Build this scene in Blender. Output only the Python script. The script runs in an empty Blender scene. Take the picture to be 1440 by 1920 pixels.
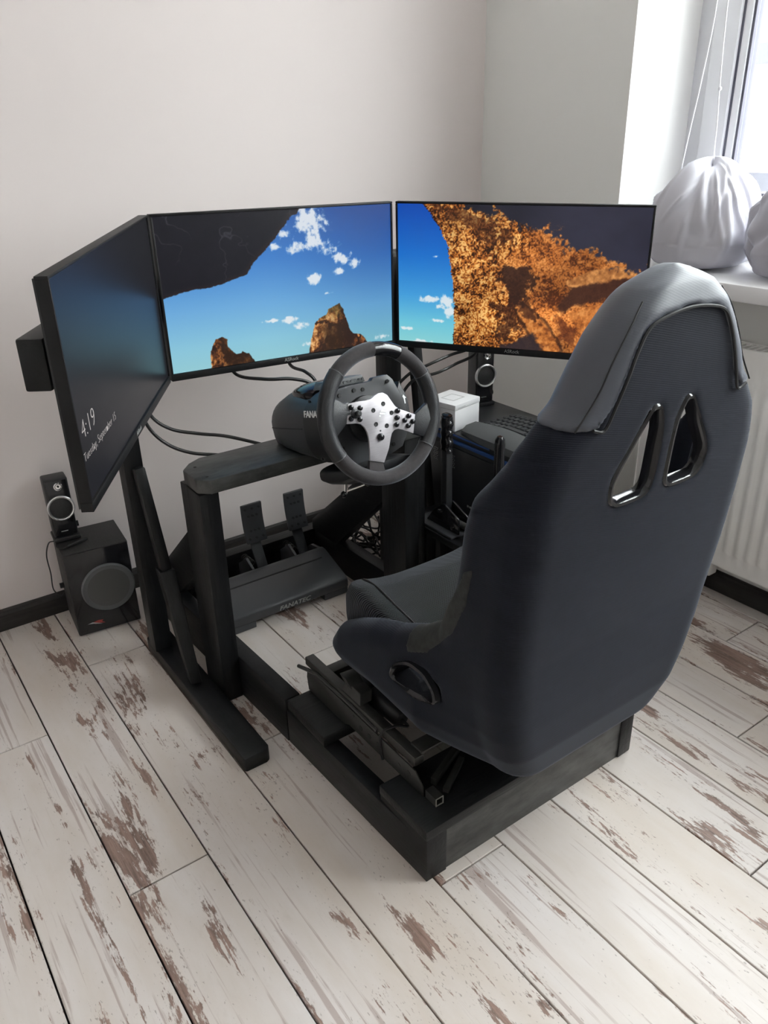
import bpy, bmesh, math, random
import numpy as np
from mathutils import Vector, Matrix

V = Vector
random.seed(7)
rng = np.random.default_rng(7)
SC = bpy.context.scene
COL = SC.collection

# ------------------------------------------------------------------ camera
cam = bpy.data.cameras.new('camera')
cam.sensor_fit = 'VERTICAL'
cam.sensor_height = 36.0
cam.lens = 36.0 * 1492.355 / 1920.0
cam.clip_start = 0.02
cam_o = bpy.data.objects.new('camera', cam)
COL.objects.link(cam_o)
R_ = [[0.81124349, -0.58434023, -0.02074854],
      [-0.26800038, -0.3400599, -0.90140727],
      [0.51967278, 0.73682139, -0.43247478]]
cam_o.matrix_world = Matrix((
    (R_[0][0], -R_[1][0], -R_[2][0], 0.0),
    (R_[0][1], -R_[1][1], -R_[2][1], 0.0),
    (R_[0][2], -R_[1][2], -R_[2][2], 1.25),
    (0, 0, 0, 1)))
SC.camera = cam_o

# ------------------------------------------------------------------ sky, light, exposure
SKY = 22.0
world = bpy.data.worlds.new('overcast_sky')
SC.world = world
world.use_nodes = True
wn = world.node_tree.nodes
wn['Background'].inputs['Color'].default_value = (1.0, 0.982, 0.985, 1)
# overcast sky: luminance rises from the horizon to the zenith
wl_ = world.node_tree.links
w_tc = wn.new('ShaderNodeTexCoord')
w_sx = wn.new('ShaderNodeSeparateXYZ')
w_cl = wn.new('ShaderNodeMath'); w_cl.operation = 'MAXIMUM'; w_cl.inputs[1].default_value = 0.0
w_ma = wn.new('ShaderNodeMath'); w_ma.operation = 'MULTIPLY_ADD'
w_ma.inputs[1].default_value = SKY * 2 / 3; w_ma.inputs[2].default_value = SKY / 3
wl_.new(w_tc.outputs['Generated'], w_sx.inputs[0])
wl_.new(w_sx.outputs['Z'], w_cl.inputs[0])
wl_.new(w_cl.outputs[0], w_ma.inputs[0])
wl_.new(w_ma.outputs[0], wn['Background'].inputs['Strength'])


def portal(name, y0, y1, z0, z1, x):
    l = bpy.data.lights.new(name, 'AREA')
    l.shape = 'RECTANGLE'
    l.size = y1 - y0
    l.size_y = z1 - z0
    l.cycles.is_portal = True
    o = bpy.data.objects.new(name, l)
    COL.objects.link(o)
    # local x -> world y, local y -> world z, -z -> -x
    o.matrix_world = Matrix(((0, 0, 1, x), (1, 0, 0, (y0 + y1) / 2), (0, 1, 0, (z0 + z1) / 2), (0, 0, 0, 1)))
    return o


WIN1 = (-1.10, 1.595, 0.895, 2.35)
portal('daylight_portal', WIN1[0], WIN1[1], WIN1[2], WIN1[3], 2.36)
sun = bpy.data.lights.new('hazy_sun', 'SUN')
sun.energy = 1.7
sun.angle = math.radians(34)
sun.color = (1.0, .97, .96)
sun_o = bpy.data.objects.new('hazy_sun', sun)
COL.objects.link(sun_o)
sun_o.location = (6, -4, 6)
sun_o.rotation_euler = V((.75, -.50, .72)).to_track_quat('Z', 'Y').to_euler()
SC.view_settings.view_transform = 'Standard'
SC.view_settings.look = 'None'
SC.view_settings.exposure = 0.0
SC.view_settings.gamma = 1.0
SC.view_settings.use_curve_mapping = False
SC.cycles.max_bounces = 10
SC.cycles.diffuse_bounces = 6
SC.cycles.sample_clamp_indirect = 30.0
SC.cycles.use_denoising = True

# ------------------------------------------------------------------ materials
MATS = {}


def srgb(r, g, b):
    f = lambda c: (c / 12.92 if c <= 0.04045 else ((c + 0.055) / 1.055) ** 2.4)
    return (f(r / 255), f(g / 255), f(b / 255), 1)


def pmat(name, col, rough=0.5, metal=0.0, spec=0.5, sheen=0.0, coat=0.0, noise=None, bump=None):
    m = bpy.data.materials.new(name)
    m.use_nodes = True
    nt = m.node_tree
    b = nt.nodes['Principled BSDF']
    c = col if len(col) == 4 else (*col, 1)
    b.inputs['Base Color'].default_value = c
    b.inputs['Roughness'].default_value = rough
    b.inputs['Metallic'].default_value = metal
    b.inputs['Specular IOR Level'].default_value = spec
    b.inputs['Sheen Weight'].default_value = sheen
    b.inputs['Sheen Roughness'].default_value = 0.4
    b.inputs['Sheen Tint'].default_value = (.82, .88, 1.0, 1)
    b.inputs['Coat Weight'].default_value = coat
    tc = nt.nodes.new('ShaderNodeNewGeometry')
    if noise:   # (scale xyz, amount)
        mp = nt.nodes.new('ShaderNodeMapping')
        mp.inputs['Scale'].default_value = noise[0]
        nz = nt.nodes.new('ShaderNodeTexNoise')
        nz.inputs['Scale'].default_value = 1.0
        nz.inputs['Detail'].default_value = 6
        nz.inputs['Roughness'].default_value = 0.65
        nt.links.new(tc.outputs['Position'], mp.inputs['Vector'])
        nt.links.new(mp.outputs['Vector'], nz.inputs['Vector'])
        rp = nt.nodes.new('ShaderNodeValToRGB')
        a = noise[1]
        rp.color_ramp.elements[0].position = 0.3
        rp.color_ramp.elements[1].position = 0.7
        rp.color_ramp.elements[0].color = (c[0] * (1 - a), c[1] * (1 - a), c[2] * (1 - a), 1)
        rp.color_ramp.elements[1].color = (min(1, c[0] * (1 + a)), min(1, c[1] * (1 + a)), min(1, c[2] * (1 + a)), 1)
        nt.links.new(nz.outputs['Fac'], rp.inputs['Fac'])
        nt.links.new(rp.outputs['Color'], b.inputs['Base Color'])
    if bump:    # (scale xyz, strength, distance)
        mp = nt.nodes.new('ShaderNodeMapping')
        mp.inputs['Scale'].default_value = bump[0]
        nz = nt.nodes.new('ShaderNodeTexNoise')
        nz.inputs['Scale'].default_value = 1.0
        nz.inputs['Detail'].default_value = 4
        nt.links.new(tc.outputs['Position'], mp.inputs['Vector'])
        nt.links.new(mp.outputs['Vector'], nz.inputs['Vector'])
        bp = nt.nodes.new('ShaderNodeBump')
        bp.inputs['Strength'].default_value = bump[1]
        bp.inputs['Distance'].default_value = bump[2]
        nt.links.new(nz.outputs['Fac'], bp.inputs['Height'])
        nt.links.new(bp.outputs['Normal'], b.inputs['Normal'])
    MATS[name] = m
    return m


def add_rib_bump(m, vec, freq, strength, dist):
    """woven ribs: bands across direction vec"""
    nt = m.node_tree
    b = nt.nodes['Principled BSDF']
    g = nt.nodes.new('ShaderNodeNewGeometry')
    d = nt.nodes.new('ShaderNodeVectorMath')
    d.operation = 'DOT_PRODUCT'
    d.inputs[1].default_value = vec
    nt.links.new(g.outputs['Position'], d.inputs[0])
    mu = nt.nodes.new('ShaderNodeMath'); mu.operation = 'MULTIPLY'; mu.inputs[1].default_value = freq * 2 * math.pi
    si = nt.nodes.new('ShaderNodeMath'); si.operation = 'SINE'
    nt.links.new(d.outputs['Value'], mu.inputs[0])
    nt.links.new(mu.outputs[0], si.inputs[0])
    bp = nt.nodes.new('ShaderNodeBump')
    bp.inputs['Strength'].default_value = strength
    bp.inputs['Distance'].default_value = dist
    nt.links.new(si.outputs[0], bp.inputs['Height'])
    nt.links.new(bp.outputs['Normal'], b.inputs['Normal'])


WALL = pmat('wall_paint', (0.77, 0.705, 0.685), 0.9, spec=0.2, bump=((120, 120, 120), 0.05, 0.002))
WALLG = pmat('wall_paint_grey', (0.86, 0.835, 0.82), 0.9, spec=0.2)
WALLR = pmat('wall_paint_white', (0.80, 0.80, 0.775), 0.9, spec=0.2)
REVEAL = pmat('white_reveal_paint', (0.82, 0.81, 0.79), 0.8, spec=0.2)
CEIL = pmat('ceiling_paint', (0.88, 0.87, 0.86), 0.95, spec=0.1)
SKIRT = pmat('skirting_dark_oak', (0.020, 0.017, 0.016), 0.5, noise=((14, 14, 160), 0.5))
UNDER = pmat('floor_joint_dark', (0.02, 0.016, 0.015), 0.9)
WOOD = pmat('black_stained_wood', (0.0052, 0.0056, 0.0064), 0.42, spec=0.32, noise=((40, 40, 40), 0.5), bump=((90, 14, 90), 0.25, 0.003))
WOODX = pmat('black_stained_wood_cross', (0.007, 0.0074, 0.008), 0.42, spec=0.35, noise=((10, 90, 90), 0.55), bump=((12, 120, 120), 0.35, 0.003))
WOODZ = pmat('black_stained_wood_upright', (0.0052, 0.0056, 0.0064), 0.45, spec=0.32, noise=((90, 90, 10), 0.55), bump=((110, 110, 12), 0.3, 0.003))
PLY = pmat('worn_grey_board_wall_sheen', (0.050, 0.051, 0.049), 0.42, noise=((14, 40, 40), 0.6), bump=((20, 60, 60), 0.2, 0.002))  # base raised so the colour carries the bright wall's reflection on the deck
BLKP = pmat('black_plastic', (0.016, 0.017, 0.019), 0.42, bump=((900, 900, 900), 0.08, 0.0006))
BEZ = pmat('monitor_bezel', (0.006, 0.006, 0.007), 0.5, spec=0.3)
BLKG = pmat('gloss_black_plastic', (0.012, 0.012, 0.014), 0.12)
GREYP = pmat('grey_plastic', (0.10, 0.105, 0.11), 0.45)
DKGREY = pmat('dark_grey_plate', (0.045, 0.047, 0.052), 0.38, bump=((700, 700, 700), 0.06, 0.0005))
STEELB = pmat('black_powdercoat_steel', (0.026, 0.026, 0.024), 0.4, noise=((60, 60, 60), 0.3))
CHROME = pmat('chrome', (0.75, 0.75, 0.76), 0.12, metal=1.0)
BARE = pmat('bare_steel_edge', (0.42, 0.41, 0.38), 0.45, metal=0.6)
BRASS = pmat('brass', (0.75, 0.55, 0.30), 0.25, metal=1.0)
ALU = pmat('brushed_aluminium', (0.42, 0.40, 0.42), 0.45, metal=0.45, noise=((30, 600, 900), 0.10))
SILV = pmat('silver_ring', (0.58, 0.58, 0.59), 0.3, metal=0.85)
CABLE = pmat('black_cable', (0.012, 0.012, 0.013), 0.45)
LEATH = pmat('perforated_leather', (0.022, 0.023, 0.026), 0.38, bump=((650, 650, 650), 0.5, 0.0012))
SUEDE = pmat('dark_suede', (0.032, 0.028, 0.029), 0.9, sheen=0.35, bump=((900, 900, 900), 0.4, 0.0012), noise=((80, 80, 80), 0.25))
FABB = pmat('black_seat_fabric', (0.0052, 0.0064, 0.0125), 0.74, spec=0.18, sheen=0.16, noise=((30, 30, 30), 0.18))
add_rib_bump(FABB, (0.25, 0.2, 1.0), 330, 0.2, 0.0004)
FABC = pmat('ribbed_cushion_fabric', (0.016, 0.017, 0.019), 0.8, spec=.3, sheen=0.16)
add_rib_bump(FABC, (0.75, 0.65, 0.0), 300, 1.0, 0.0014)
VINYL = pmat('grey_ribbed_vinyl', (0.050, 0.055, 0.071), 0.42, spec=0.6, sheen=0.2)
add_rib_bump(VINYL, (0.45, 0.1, 1.0), 260, 0.05, 0.0004)
PATCH = pmat('worn_matt_fabric', (0.022, 0.023, 0.022), 0.9, noise=((70, 70, 70), 0.4))
PIPING = pmat('black_piping', (0.006, 0.006, 0.007), 0.6)
WHITEP = pmat('white_gloss_paint', (0.88, 0.87, 0.85), 0.35)
PVC = pmat('white_pvc', (0.70, 0.70, 0.73), 0.3)
SILL = pmat('white_sill', (0.86, 0.85, 0.86), 0.22)
GASK = pmat('rubber_and_bead_shade', (0.10, 0.10, 0.13), 0.6)  # rubber seal, also the strip coloured as the glazing bead's shadow
CARD = pmat('white_box_card', (0.82, 0.82, 0.83), 0.4)
CARDG = pmat('grey_box_print', (0.52, 0.52, 0.52), 0.5)
CLOTH = pmat('white_sheer_cloth', (0.56, 0.55, 0.60), 0.8, sheen=0.3)
CLOTH2 = pmat('grey_white_cloth', (0.44, 0.43, 0.48), 0.85, sheen=0.3)
BLUE = pmat('blue_trim', (0.02, 0.07, 0.24), 0.35)
RED = pmat('red_print', (0.28, 0.03, 0.025), 0.5)
PRINT = pmat('white_print', (0.82, 0.83, 0.82), 0.5)
PRINTD = pmat('grey_print', (0.32, 0.33, 0.32), 0.5)
PAPER = pmat('keyboard_wrist_foam', (0.075, 0.078, 0.08), 0.75)
KEYS = pmat('keycap_black', (0.035, 0.037, 0.04), 0.45)
CONE = pmat('grey_speaker_cloth', (0.085, 0.085, 0.083), 0.85)
VINB = pmat('black_ash_vinyl', (0.018, 0.018, 0.0185), 0.5, noise=((240, 40, 240), 0.4))
FACADE = pmat('facade_render', (0.75, 0.74, 0.76), 0.9)
FACADEW = pmat('facade_window', (0.10, 0.10, 0.115), 0.3, spec=.1)
GROUND = pmat('pale_paving', (0.6, 0.6, 0.6), 0.9)


def glass_mat():
    m = bpy.data.materials.new('window_glass')
    m.use_nodes = True
    nt = m.node_tree
    nt.nodes.clear()
    out = nt.nodes.new('ShaderNodeOutputMaterial')
    mix = nt.nodes.new('ShaderNodeMixShader')
    lw = nt.nodes.new('ShaderNodeLayerWeight'); lw.inputs['Blend'].default_value = 0.5
    pw = nt.nodes.new('ShaderNodeMath'); pw.operation = 'POWER'; pw.inputs[1].default_value = 5.0
    fr = nt.nodes.new('ShaderNodeMath'); fr.operation = 'MULTIPLY_ADD'
    fr.inputs[1].default_value = 0.5; fr.inputs[2].default_value = 0.02
    nt.links.new(lw.outputs['Facing'], pw.inputs[0])
    nt.links.new(pw.outputs[0], fr.inputs[0])
    tr = nt.nodes.new('ShaderNodeBsdfTransparent'); tr.inputs['Color'].default_value = (0.95, 0.97, 0.97, 1)
    gl = nt.nodes.new('ShaderNodeBsdfGlossy'); gl.inputs['Roughness'].default_value = 0.0
    nt.links.new(fr.outputs[0], mix.inputs[0])
    nt.links.new(tr.outputs[0], mix.inputs[1])
    nt.links.new(gl.outputs[0], mix.inputs[2])
    nt.links.new(mix.outputs[0], out.inputs[0])
    return m


GLASS = glass_mat()


def plank_mat():
    m = bpy.data.materials.new('whitewashed_plank')
    m.use_nodes = True
    nt = m.node_tree
    L = nt.links.new
    b = nt.nodes['Principled BSDF']
    g = nt.nodes.new('ShaderNodeNewGeometry')
    oi = nt.nodes.new('ShaderNodeObjectInfo')
    off = nt.nodes.new('ShaderNodeVectorMath'); off.operation = 'SCALE'
    cx = nt.nodes.new('ShaderNodeCombineXYZ')
    for i in range(3):
        L(oi.outputs['Random'], cx.inputs[i])
    off.inputs['Scale'].default_value = 37.0
    L(cx.outputs[0], off.inputs[0])
    ad = nt.nodes.new('ShaderNodeVectorMath'); ad.operation = 'ADD'
    L(g.outputs['Position'], ad.inputs[0]); L(off.outputs[0], ad.inputs[1])

    def noise(scale, detail, rough=0.6, dist=0.0):
        mp = nt.nodes.new('ShaderNodeMapping'); mp.inputs['Scale'].default_value = scale
        n = nt.nodes.new('ShaderNodeTexNoise'); n.inputs['Scale'].default_value = 1
        n.inputs['Detail'].default_value = detail; n.inputs['Roughness'].default_value = rough
        n.inputs['Distortion'].default_value = dist
        L(ad.outputs[0], mp.inputs['Vector']); L(mp.outputs[0], n.inputs['Vector'])
        return n.outputs['Fac']

    def ramp(fac, p0, p1, c0=(0, 0, 0, 1), c1=(1, 1, 1, 1)):
        r = nt.nodes.new('ShaderNodeValToRGB')
        r.color_ramp.elements[0].position = p0; r.color_ramp.elements[1].position = p1
        r.color_ramp.elements[0].color = c0; r.color_ramp.elements[1].color = c1
        L(fac, r.inputs['Fac'])
        return r.outputs['Color']

    def math_(op, a, bb):
        n = nt.nodes.new('ShaderNodeMath'); n.operation = op
        for i, v in enumerate((a, bb)):
            if isinstance(v, (int, float)):
                n.inputs[i].default_value = v
            else:
                L(v, n.inputs[i])
        return n.outputs[0]

    def mixc(fac, a, bb):
        n = nt.nodes.new('ShaderNodeMix'); n.data_type = 'RGBA'
        if isinstance(fac, (int, float)):
            n.inputs['Factor'].default_value = fac
        else:
            L(fac, n.inputs['Factor'])
        for s, v in (('A', a), ('B', bb)):
            sk = [k for k in n.inputs if k.name == s and k.type == 'RGBA'][0]
            if isinstance(v, tuple):
                sk.default_value = v
            else:
                L(v, sk)
        return [k for k in n.outputs if k.type == 'RGBA'][0]

    big = noise((12, 2.7, 1), 6, 0.62, 0.7)           # worn patches, long along the plank
    fine = noise((170, 9, 1), 5, 0.6)                 # grain lines
    edge = noise((70, 22, 1), 6, 0.75)                # ragged edges
    soft = noise((9, 2.2, 1), 5, 0.6)
    speck = noise((230, 90, 1), 3, 0.5)
    lines = noise((95, 2.2, 1), 4, 0.55)
    # wear mask
    s = math_('ADD', math_('MULTIPLY', big, 1.0), math_('MULTIPLY', math_('SUBTRACT', edge, 0.5), 0.34))
    s = math_('ADD', s, math_('MULTIPLY', math_('SUBTRACT', fine, 0.5), 0.30))
    wear = ramp(s, 0.585, 0.615)
    hair = ramp(math_('ADD', lines, math_('MULTIPLY', math_('SUBTRACT', soft, 0.5), 0.8)), 0.62, 0.70)
    dots = ramp(math_('ADD', speck, math_('MULTIPLY', math_('SUBTRACT', big, 0.5), 0.7)), 0.66, 0.72)
    base = ramp(soft, 0.32, 0.72, (0.60, 0.53, 0.47, 1), (0.69, 0.645, 0.625, 1))
    grain = ramp(fine, 0.35, 0.65, (0.095, 0.052, 0.038, 1), (0.30, 0.19, 0.15, 1))
    smudge = ramp(edge, 0.56, 0.75)
    c = mixc(math_('MULTIPLY', smudge, 0.22), base, (0.46, 0.40, 0.35, 1))
    c = mixc(math_('MULTIPLY', hair, 0.55), c, (0.30, 0.21, 0.18, 1))
    c = mixc(math_('MULTIPLY', dots, 0.5), c, (0.16, 0.12, 0.10, 1))
    c = mixc(math_('MULTIPLY', wear, 0.92), c, grain)
    L(c, b.inputs['Base Color'])
    b.inputs['Roughness'].default_value = 0.42
    b.inputs['Specular IOR Level'].default_value = 0.45
    bp = nt.nodes.new('ShaderNodeBump'); bp.inputs['Strength'].default_value = 0.25; bp.inputs['Distance'].default_value = 0.001
    L(math_('SUBTRACT', math_('MULTIPLY', fine, 0.4), wear), bp.inputs['Height'])
    L(bp.outputs[0], b.inputs['Normal'])
    return m


PLANK = plank_mat()


def screen_mat(name, strength, rough):
    m = bpy.data.materials.new(name)
    m.use_nodes = True
    nt = m.node_tree
    b = nt.nodes['Principled BSDF']
    b.inputs['Base Color'].default_value = (0.004, 0.004, 0.005, 1)
    b.inputs['Roughness'].default_value = rough
    b.inputs['Specular IOR Level'].default_value = 0.28
    a = nt.nodes.new('ShaderNodeAttribute'); a.attribute_name = 'picture'
    nt.links.new(a.outputs['Color'], b.inputs['Emission Color'])
    b.inputs['Emission Strength'].default_value = strength
    return m


SCREEN = screen_mat('lit_screen', 0.95, 0.35)
SCREEND = screen_mat('lit_screen_dark', 1.0, 0.3)

# ------------------------------------------------------------------ mesh helpers
ROOT = {}


class M:
    """collects shapes for ONE mesh object; coordinates are world coordinates (after self.T)"""

    def __init__(self, T=None):
        self.bm = bmesh.new()
        self.T = T

    def v(self, p):
        p = V(p)
        return self.bm.verts.new(self.T @ p if self.T else p)

    def face(self, vs):
        try:
            return self.bm.faces.new(vs)
        except ValueError:
            return None

    def hull8(self, p):
        vs = [self.v(q) for q in p]
        for f in ((0, 3, 2, 1), (4, 5, 6, 7), (0, 1, 5, 4), (1, 2, 6, 5), (2, 3, 7, 6), (3, 0, 4, 7)):
            self.face([vs[i] for i in f])
        return self

    def box(self, x0, x1, y0, y1, z0, z1):
        return self.hull8([(x0, y0, z0), (x1, y0, z0), (x1, y1, z0), (x0, y1, z0), (x0, y0, z1), (x1, y0, z1), (x1, y1, z1), (x0, y1, z1)])

    def beam(self, p0, p1, w, h, up=(0, 0, 1)):
        p0, p1 = V(p0), V(p1)
        d = (p1 - p0).normalized()
        s = d.cross(V(up)).normalized() * (w / 2)
        u = s.cross(d).normalized() * (h / 2)
        c = []
        for q in (p0, p1):
            c += [q - s - u, q + s - u, q + s + u, q - s + u]
        vs = [self.v(q) for q in c]
        for f in ((0, 1, 2, 3), (7, 6, 5, 4), (0, 4, 5, 1), (1, 5, 6, 2), (2, 6, 7, 3), (3, 7, 4, 0)):
            self.face([vs[i] for i in f])
        return self

    def prism(self, pts, o, ax, ay, depth):
        """polygon pts (2-D) in frame o + a*ax + b*ay, extruded by vector depth"""
        o, ax, ay, dv = V(o), V(ax), V(ay), V(depth)
        a = [self.v(o + ax * p[0] + ay * p[1]) for p in pts]
        b = [self.v(o + ax * p[0] + ay * p[1] + dv) for p in pts]
        n = len(pts)
        self.face(a[::-1]); self.face(b)
        for i in range(n):
            j = (i + 1) % n
            self.face([a[i], a[j], b[j], b[i]])
        return self

    def loft(self, rings, cap0=True, cap1=True, close=False):
        R = [[self.v(p) for p in r] for r in rings]
        n = len(R[0])
        m = len(R)
        for k in range(m if close else m - 1):
            A, B = R[k], R[(k + 1) % m]
            for i in range(n):
                j = (i + 1) % n
                self.face([A[i], A[j], B[j], B[i]])
        if not close:
            if cap0:
                self.face(R[0][::-1])
            if cap1:
                self.face(R[-1])
        return self

    def lathe(self, prof, o, axis, seg=24, xdir=None):
        """prof: (radius, height) list along axis from o"""
        o, a = V(o), V(axis).normalized()
        x = (V(xdir) if xdir else a.orthogonal()).normalized()
        y = a.cross(x)
        rings = []
        for r, h in prof:
            r = max(r, 1e-5)
            rings.append([o + a * h + (x * math.cos(t) + y * math.sin(t)) * r for t in [2 * math.pi * i / seg for i in range(seg)]])
        return self.loft(rings)

    def cyl(self, p0, p1, r, seg=12):
        p0, p1 = V(p0), V(p1)
        return self.lathe([(r, 0), (r, (p1 - p0).length)], p0, p1 - p0, seg)

    def tube(self, pts, r, seg=8, closed=False):
        pts = [V(p) for p in pts]
        n = len(pts)
        rings = []
        prev = None
        for i in range(n):
            if closed:
                t = pts[(i + 1) % n] - pts[i - 1]
            else:
                t = pts[min(i + 1, n - 1)] - pts[max(i - 1, 0)]
            t.normalize()
            if prev is None:
                s = t.orthogonal().normalized()
            else:
                s = (prev - t * prev.dot(t)).normalized()
            prev = s
            u = t.cross(s)
            rings.append([pts[i] + (s * math.cos(a) + u * math.sin(a)) * r for a in [2 * math.pi * k / seg for k in range(seg)]])
        if closed:   # no twist correction needed for planar loops
            return self.loft(rings, close=True)
        return self.loft(rings)

    def sphere(self, c, r, seg=12, sq=(1, 1, 1)):
        c = V(c)
        k = seg // 2
        prof = [(math.sin(math.pi * i / k), -math.cos(math.pi * i / k)) for i in range(k + 1)]
        rings = []
        for rr, h in prof:
            rr = max(rr, 1e-4)
            rings.append([c + V((math.cos(t) * rr * r * sq[0], math.sin(t) * rr * r * sq[1], h * r * sq[2])) for t in [2 * math.pi * i / seg for i in range(seg)]])
        return self.loft(rings)

    def arrays(self, verts, faces):
        me = bpy.data.meshes.new('tmp')
        me.from_pydata(verts, [], faces)
        self.bm.from_mesh(me)
        bpy.data.meshes.remove(me)
        return self


def spline(pts, n=8):
    """Catmull-Rom through pts"""
    P = [V(p) for p in pts]
    P = [P[0] * 2 - P[1]] + P + [P[-1] * 2 - P[-2]]
    out = []
    for i in range(1, len(P) - 2):
        for k in range(n):
            t = k / n
            a, b, c, d = P[i - 1], P[i], P[i + 1], P[i + 2]
            out.append(0.5 * ((2 * b) + (c - a) * t + (2 * a - 5 * b + 4 * c - d) * t * t + (3 * b - a - 3 * c + d) * t ** 3))
    out.append(P[-2])
    return out


def smooth_mesh(me, angle=35):
    try:
        me.shade_auto_smooth  # noqa
    except AttributeError:
        pass
    n = len(me.polygons)
    me.polygons.foreach_set('use_smooth', [True] * n)
    bm = bmesh.new(); bm.from_mesh(me)
    lim = math.radians(angle)
    for e in bm.edges:
        e.smooth = not (len(e.link_faces) == 2 and e.calc_face_angle(0) > lim)
    bm.to_mesh(me); bm.free()


def obj(name, m, material, parent=None, bevel=0.0, smooth=False, label=None, seg=2):
    bm = m.bm
    bmesh.ops.recalc_face_normals(bm, faces=bm.faces)
    if bevel > 0:
        es = [e for e in bm.edges if len(e.link_faces) == 2 and e.calc_face_angle(0) > 0.5]
        bmesh.ops.bevel(bm, geom=es, offset=bevel, segments=seg, profile=0.5, affect='EDGES', clamp_overlap=True)
    me = bpy.data.meshes.new(name)
    bm.to_mesh(me); bm.free()
    return link(name, me, material, parent, smooth or bevel > 0, label)


def link(name, me, material, parent=None, smooth=False, label=None):
    if smooth:
        smooth_mesh(me)
    if material:
        me.materials.append(material)
    o = bpy.data.objects.new(name, me)
    COL.objects.link(o)
    if parent:
        o.parent = parent
        off = ROOT.get(parent.name, V((0, 0, 0)))
        if off.length > 0:
            me.transform(Matrix.Translation(-off))
        ROOT[o.name] = off
    if label:
        o['label'] = label
    return o


def thing(name, label, cat, loc=(0, 0, 0), group=None):
    o = bpy.data.objects.new(name, None)
    o.empty_display_size = 0.05
    o.location = loc
    COL.objects.link(o)
    ROOT[o.name] = V(loc)
    o['label'] = label
    o['category'] = cat
    if group:
        o['group'] = group
    return o


def tag(o, label, cat, group=None):
    o['label'] = label
    o['category'] = cat
    if group:
        o['group'] = group
    return o


def struct(o):
    o['kind'] = 'structure'
    return o


def text(name, body, o, ax, ay, size, depth, material, parent, shear=0.0, sx=1.0, align='LEFT', offset=0.0):
    cu = bpy.data.curves.new('txt', 'FONT')
    cu.body = body
    cu.size = size
    cu.shear = shear
    cu.extrude = depth
    cu.offset = offset
    cu.resolution_u = 3
    cu.align_x = align
    t = bpy.data.objects.new('txt', cu)
    COL.objects.link(t)
    dg = bpy.context.evaluated_depsgraph_get()
    dg.update()
    me = bpy.data.meshes.new_from_object(t.evaluated_get(dg))
    bpy.data.objects.remove(t); bpy.data.curves.remove(cu)
    ax, ay = V(ax).normalized(), V(ay).normalized()
    az = ax.cross(ay)
    Mx = Matrix(((ax.x * sx, ay.x, az.x, o[0]), (ax.y * sx, ay.y, az.y, o[1]), (ax.z * sx, ay.z, az.z, o[2]), (0, 0, 0, 1)))
    me.transform(Mx)
    me.materials.clear()
    me.name = name
    return link(name, me, material, parent)


# ---- implicit surfaces -> mesh (naive surface nets)
def surface_nets(fn, lo, hi, h):
    lo, hi = np.array(lo, float), np.array(hi, float)
    n = np.ceil((hi - lo) / h).astype(int) + 1
    ax = [lo[i] + h * np.arange(n[i]) for i in range(3)]
    X, Y, Z = np.meshgrid(*ax, indexing='ij')
    F = fn(X, Y, Z).astype(np.float32)
    S = F < 0
    c = lambda A, i, j, k: A[i:n[0] - 1 + i, j:n[1] - 1 + j, k:n[2] - 1 + k]
    cnt = sum(c(S, i, j, k).astype(np.int8) for i in (0, 1) for j in (0, 1) for k in (0, 1))
    act = (cnt > 0) & (cnt < 8)
    idx = -np.ones(act.shape, int)
    I = np.argwhere(act)
    idx[act] = np.arange(len(I))
    pos = np.zeros((len(I), 3)); wt = np.zeros(len(I))
    corners = [(i, j, k) for i in (0, 1) for j in (0, 1) for k in (0, 1)]
    for a in corners:
        for d in range(3):
            if a[d]:
                continue
            b = list(a); b[d] = 1
            fa = F[I[:, 0] + a[0], I[:, 1] + a[1], I[:, 2] + a[2]]
            fb = F[I[:, 0] + b[0], I[:, 1] + b[1], I[:, 2] + b[2]]
            m = (fa < 0) != (fb < 0)
            t = np.where(m, fa / np.where(np.abs(fa - fb) < 1e-12, 1e-12, fa - fb), 0)
            p = np.tile(np.array(a, float), (len(I), 1)); p[:, d] = t
            pos[m] += p[m]; wt[m] += 1
    pos = lo + h * (I + pos / np.maximum(wt, 1)[:, None])
    quads = []
    for d in range(3):
        e, f = (d + 1) % 3, (d + 2) % 3
        sl0 = [slice(None)] * 3; sl1 = [slice(None)] * 3
        sl0[d] = slice(0, -1); sl1[d] = slice(1, None)
        A, B = S[tuple(sl0)], S[tuple(sl1)]
        E = np.argwhere(A != B)
        ok = (E[:, e] > 0) & (E[:, f] > 0) & (E[:, e] < n[e] - 1) & (E[:, f] < n[f] - 1)
        E = E[ok]
        q = []
        for de, df in ((-1, -1), (0, -1), (0, 0), (-1, 0)):
            K = E.copy(); K[:, e] += de; K[:, f] += df
            q.append(idx[K[:, 0], K[:, 1], K[:, 2]])
        q = np.stack(q, 1)
        flip = ~A[E[:, 0], E[:, 1], E[:, 2]]
        q[flip] = q[flip][:, ::-1]
        quads.append(q)
    Q = np.concatenate(quads)
    Q = Q[(Q >= 0).all(1)]
    return pos, Q


def np_mesh(name, pos, quads):
    me = bpy.data.meshes.new(name)
    me.vertices.add(len(pos))
    me.vertices.foreach_set('co', np.ascontiguousarray(pos, np.float32).ravel())
    me.loops.add(len(quads) * 4)
    me.loops.foreach_set('vertex_index', np.ascontiguousarray(quads, np.int32).ravel())
    me.polygons.add(len(quads))
    me.polygons.foreach_set('loop_start', np.arange(0, len(quads) * 4, 4, dtype=np.int32))
    me.polygons.foreach_set('use_smooth', np.ones(len(quads), bool))
    me.update(calc_edges=True)
    me.validate()
    return me


def sdf_obj(name, fn, lo, hi, h, material, parent=None, relax=0):
    pos, q = surface_nets(fn, lo, hi, h)
    me = np_mesh(name, pos, q)
    return link(name, me, material, parent)


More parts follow.
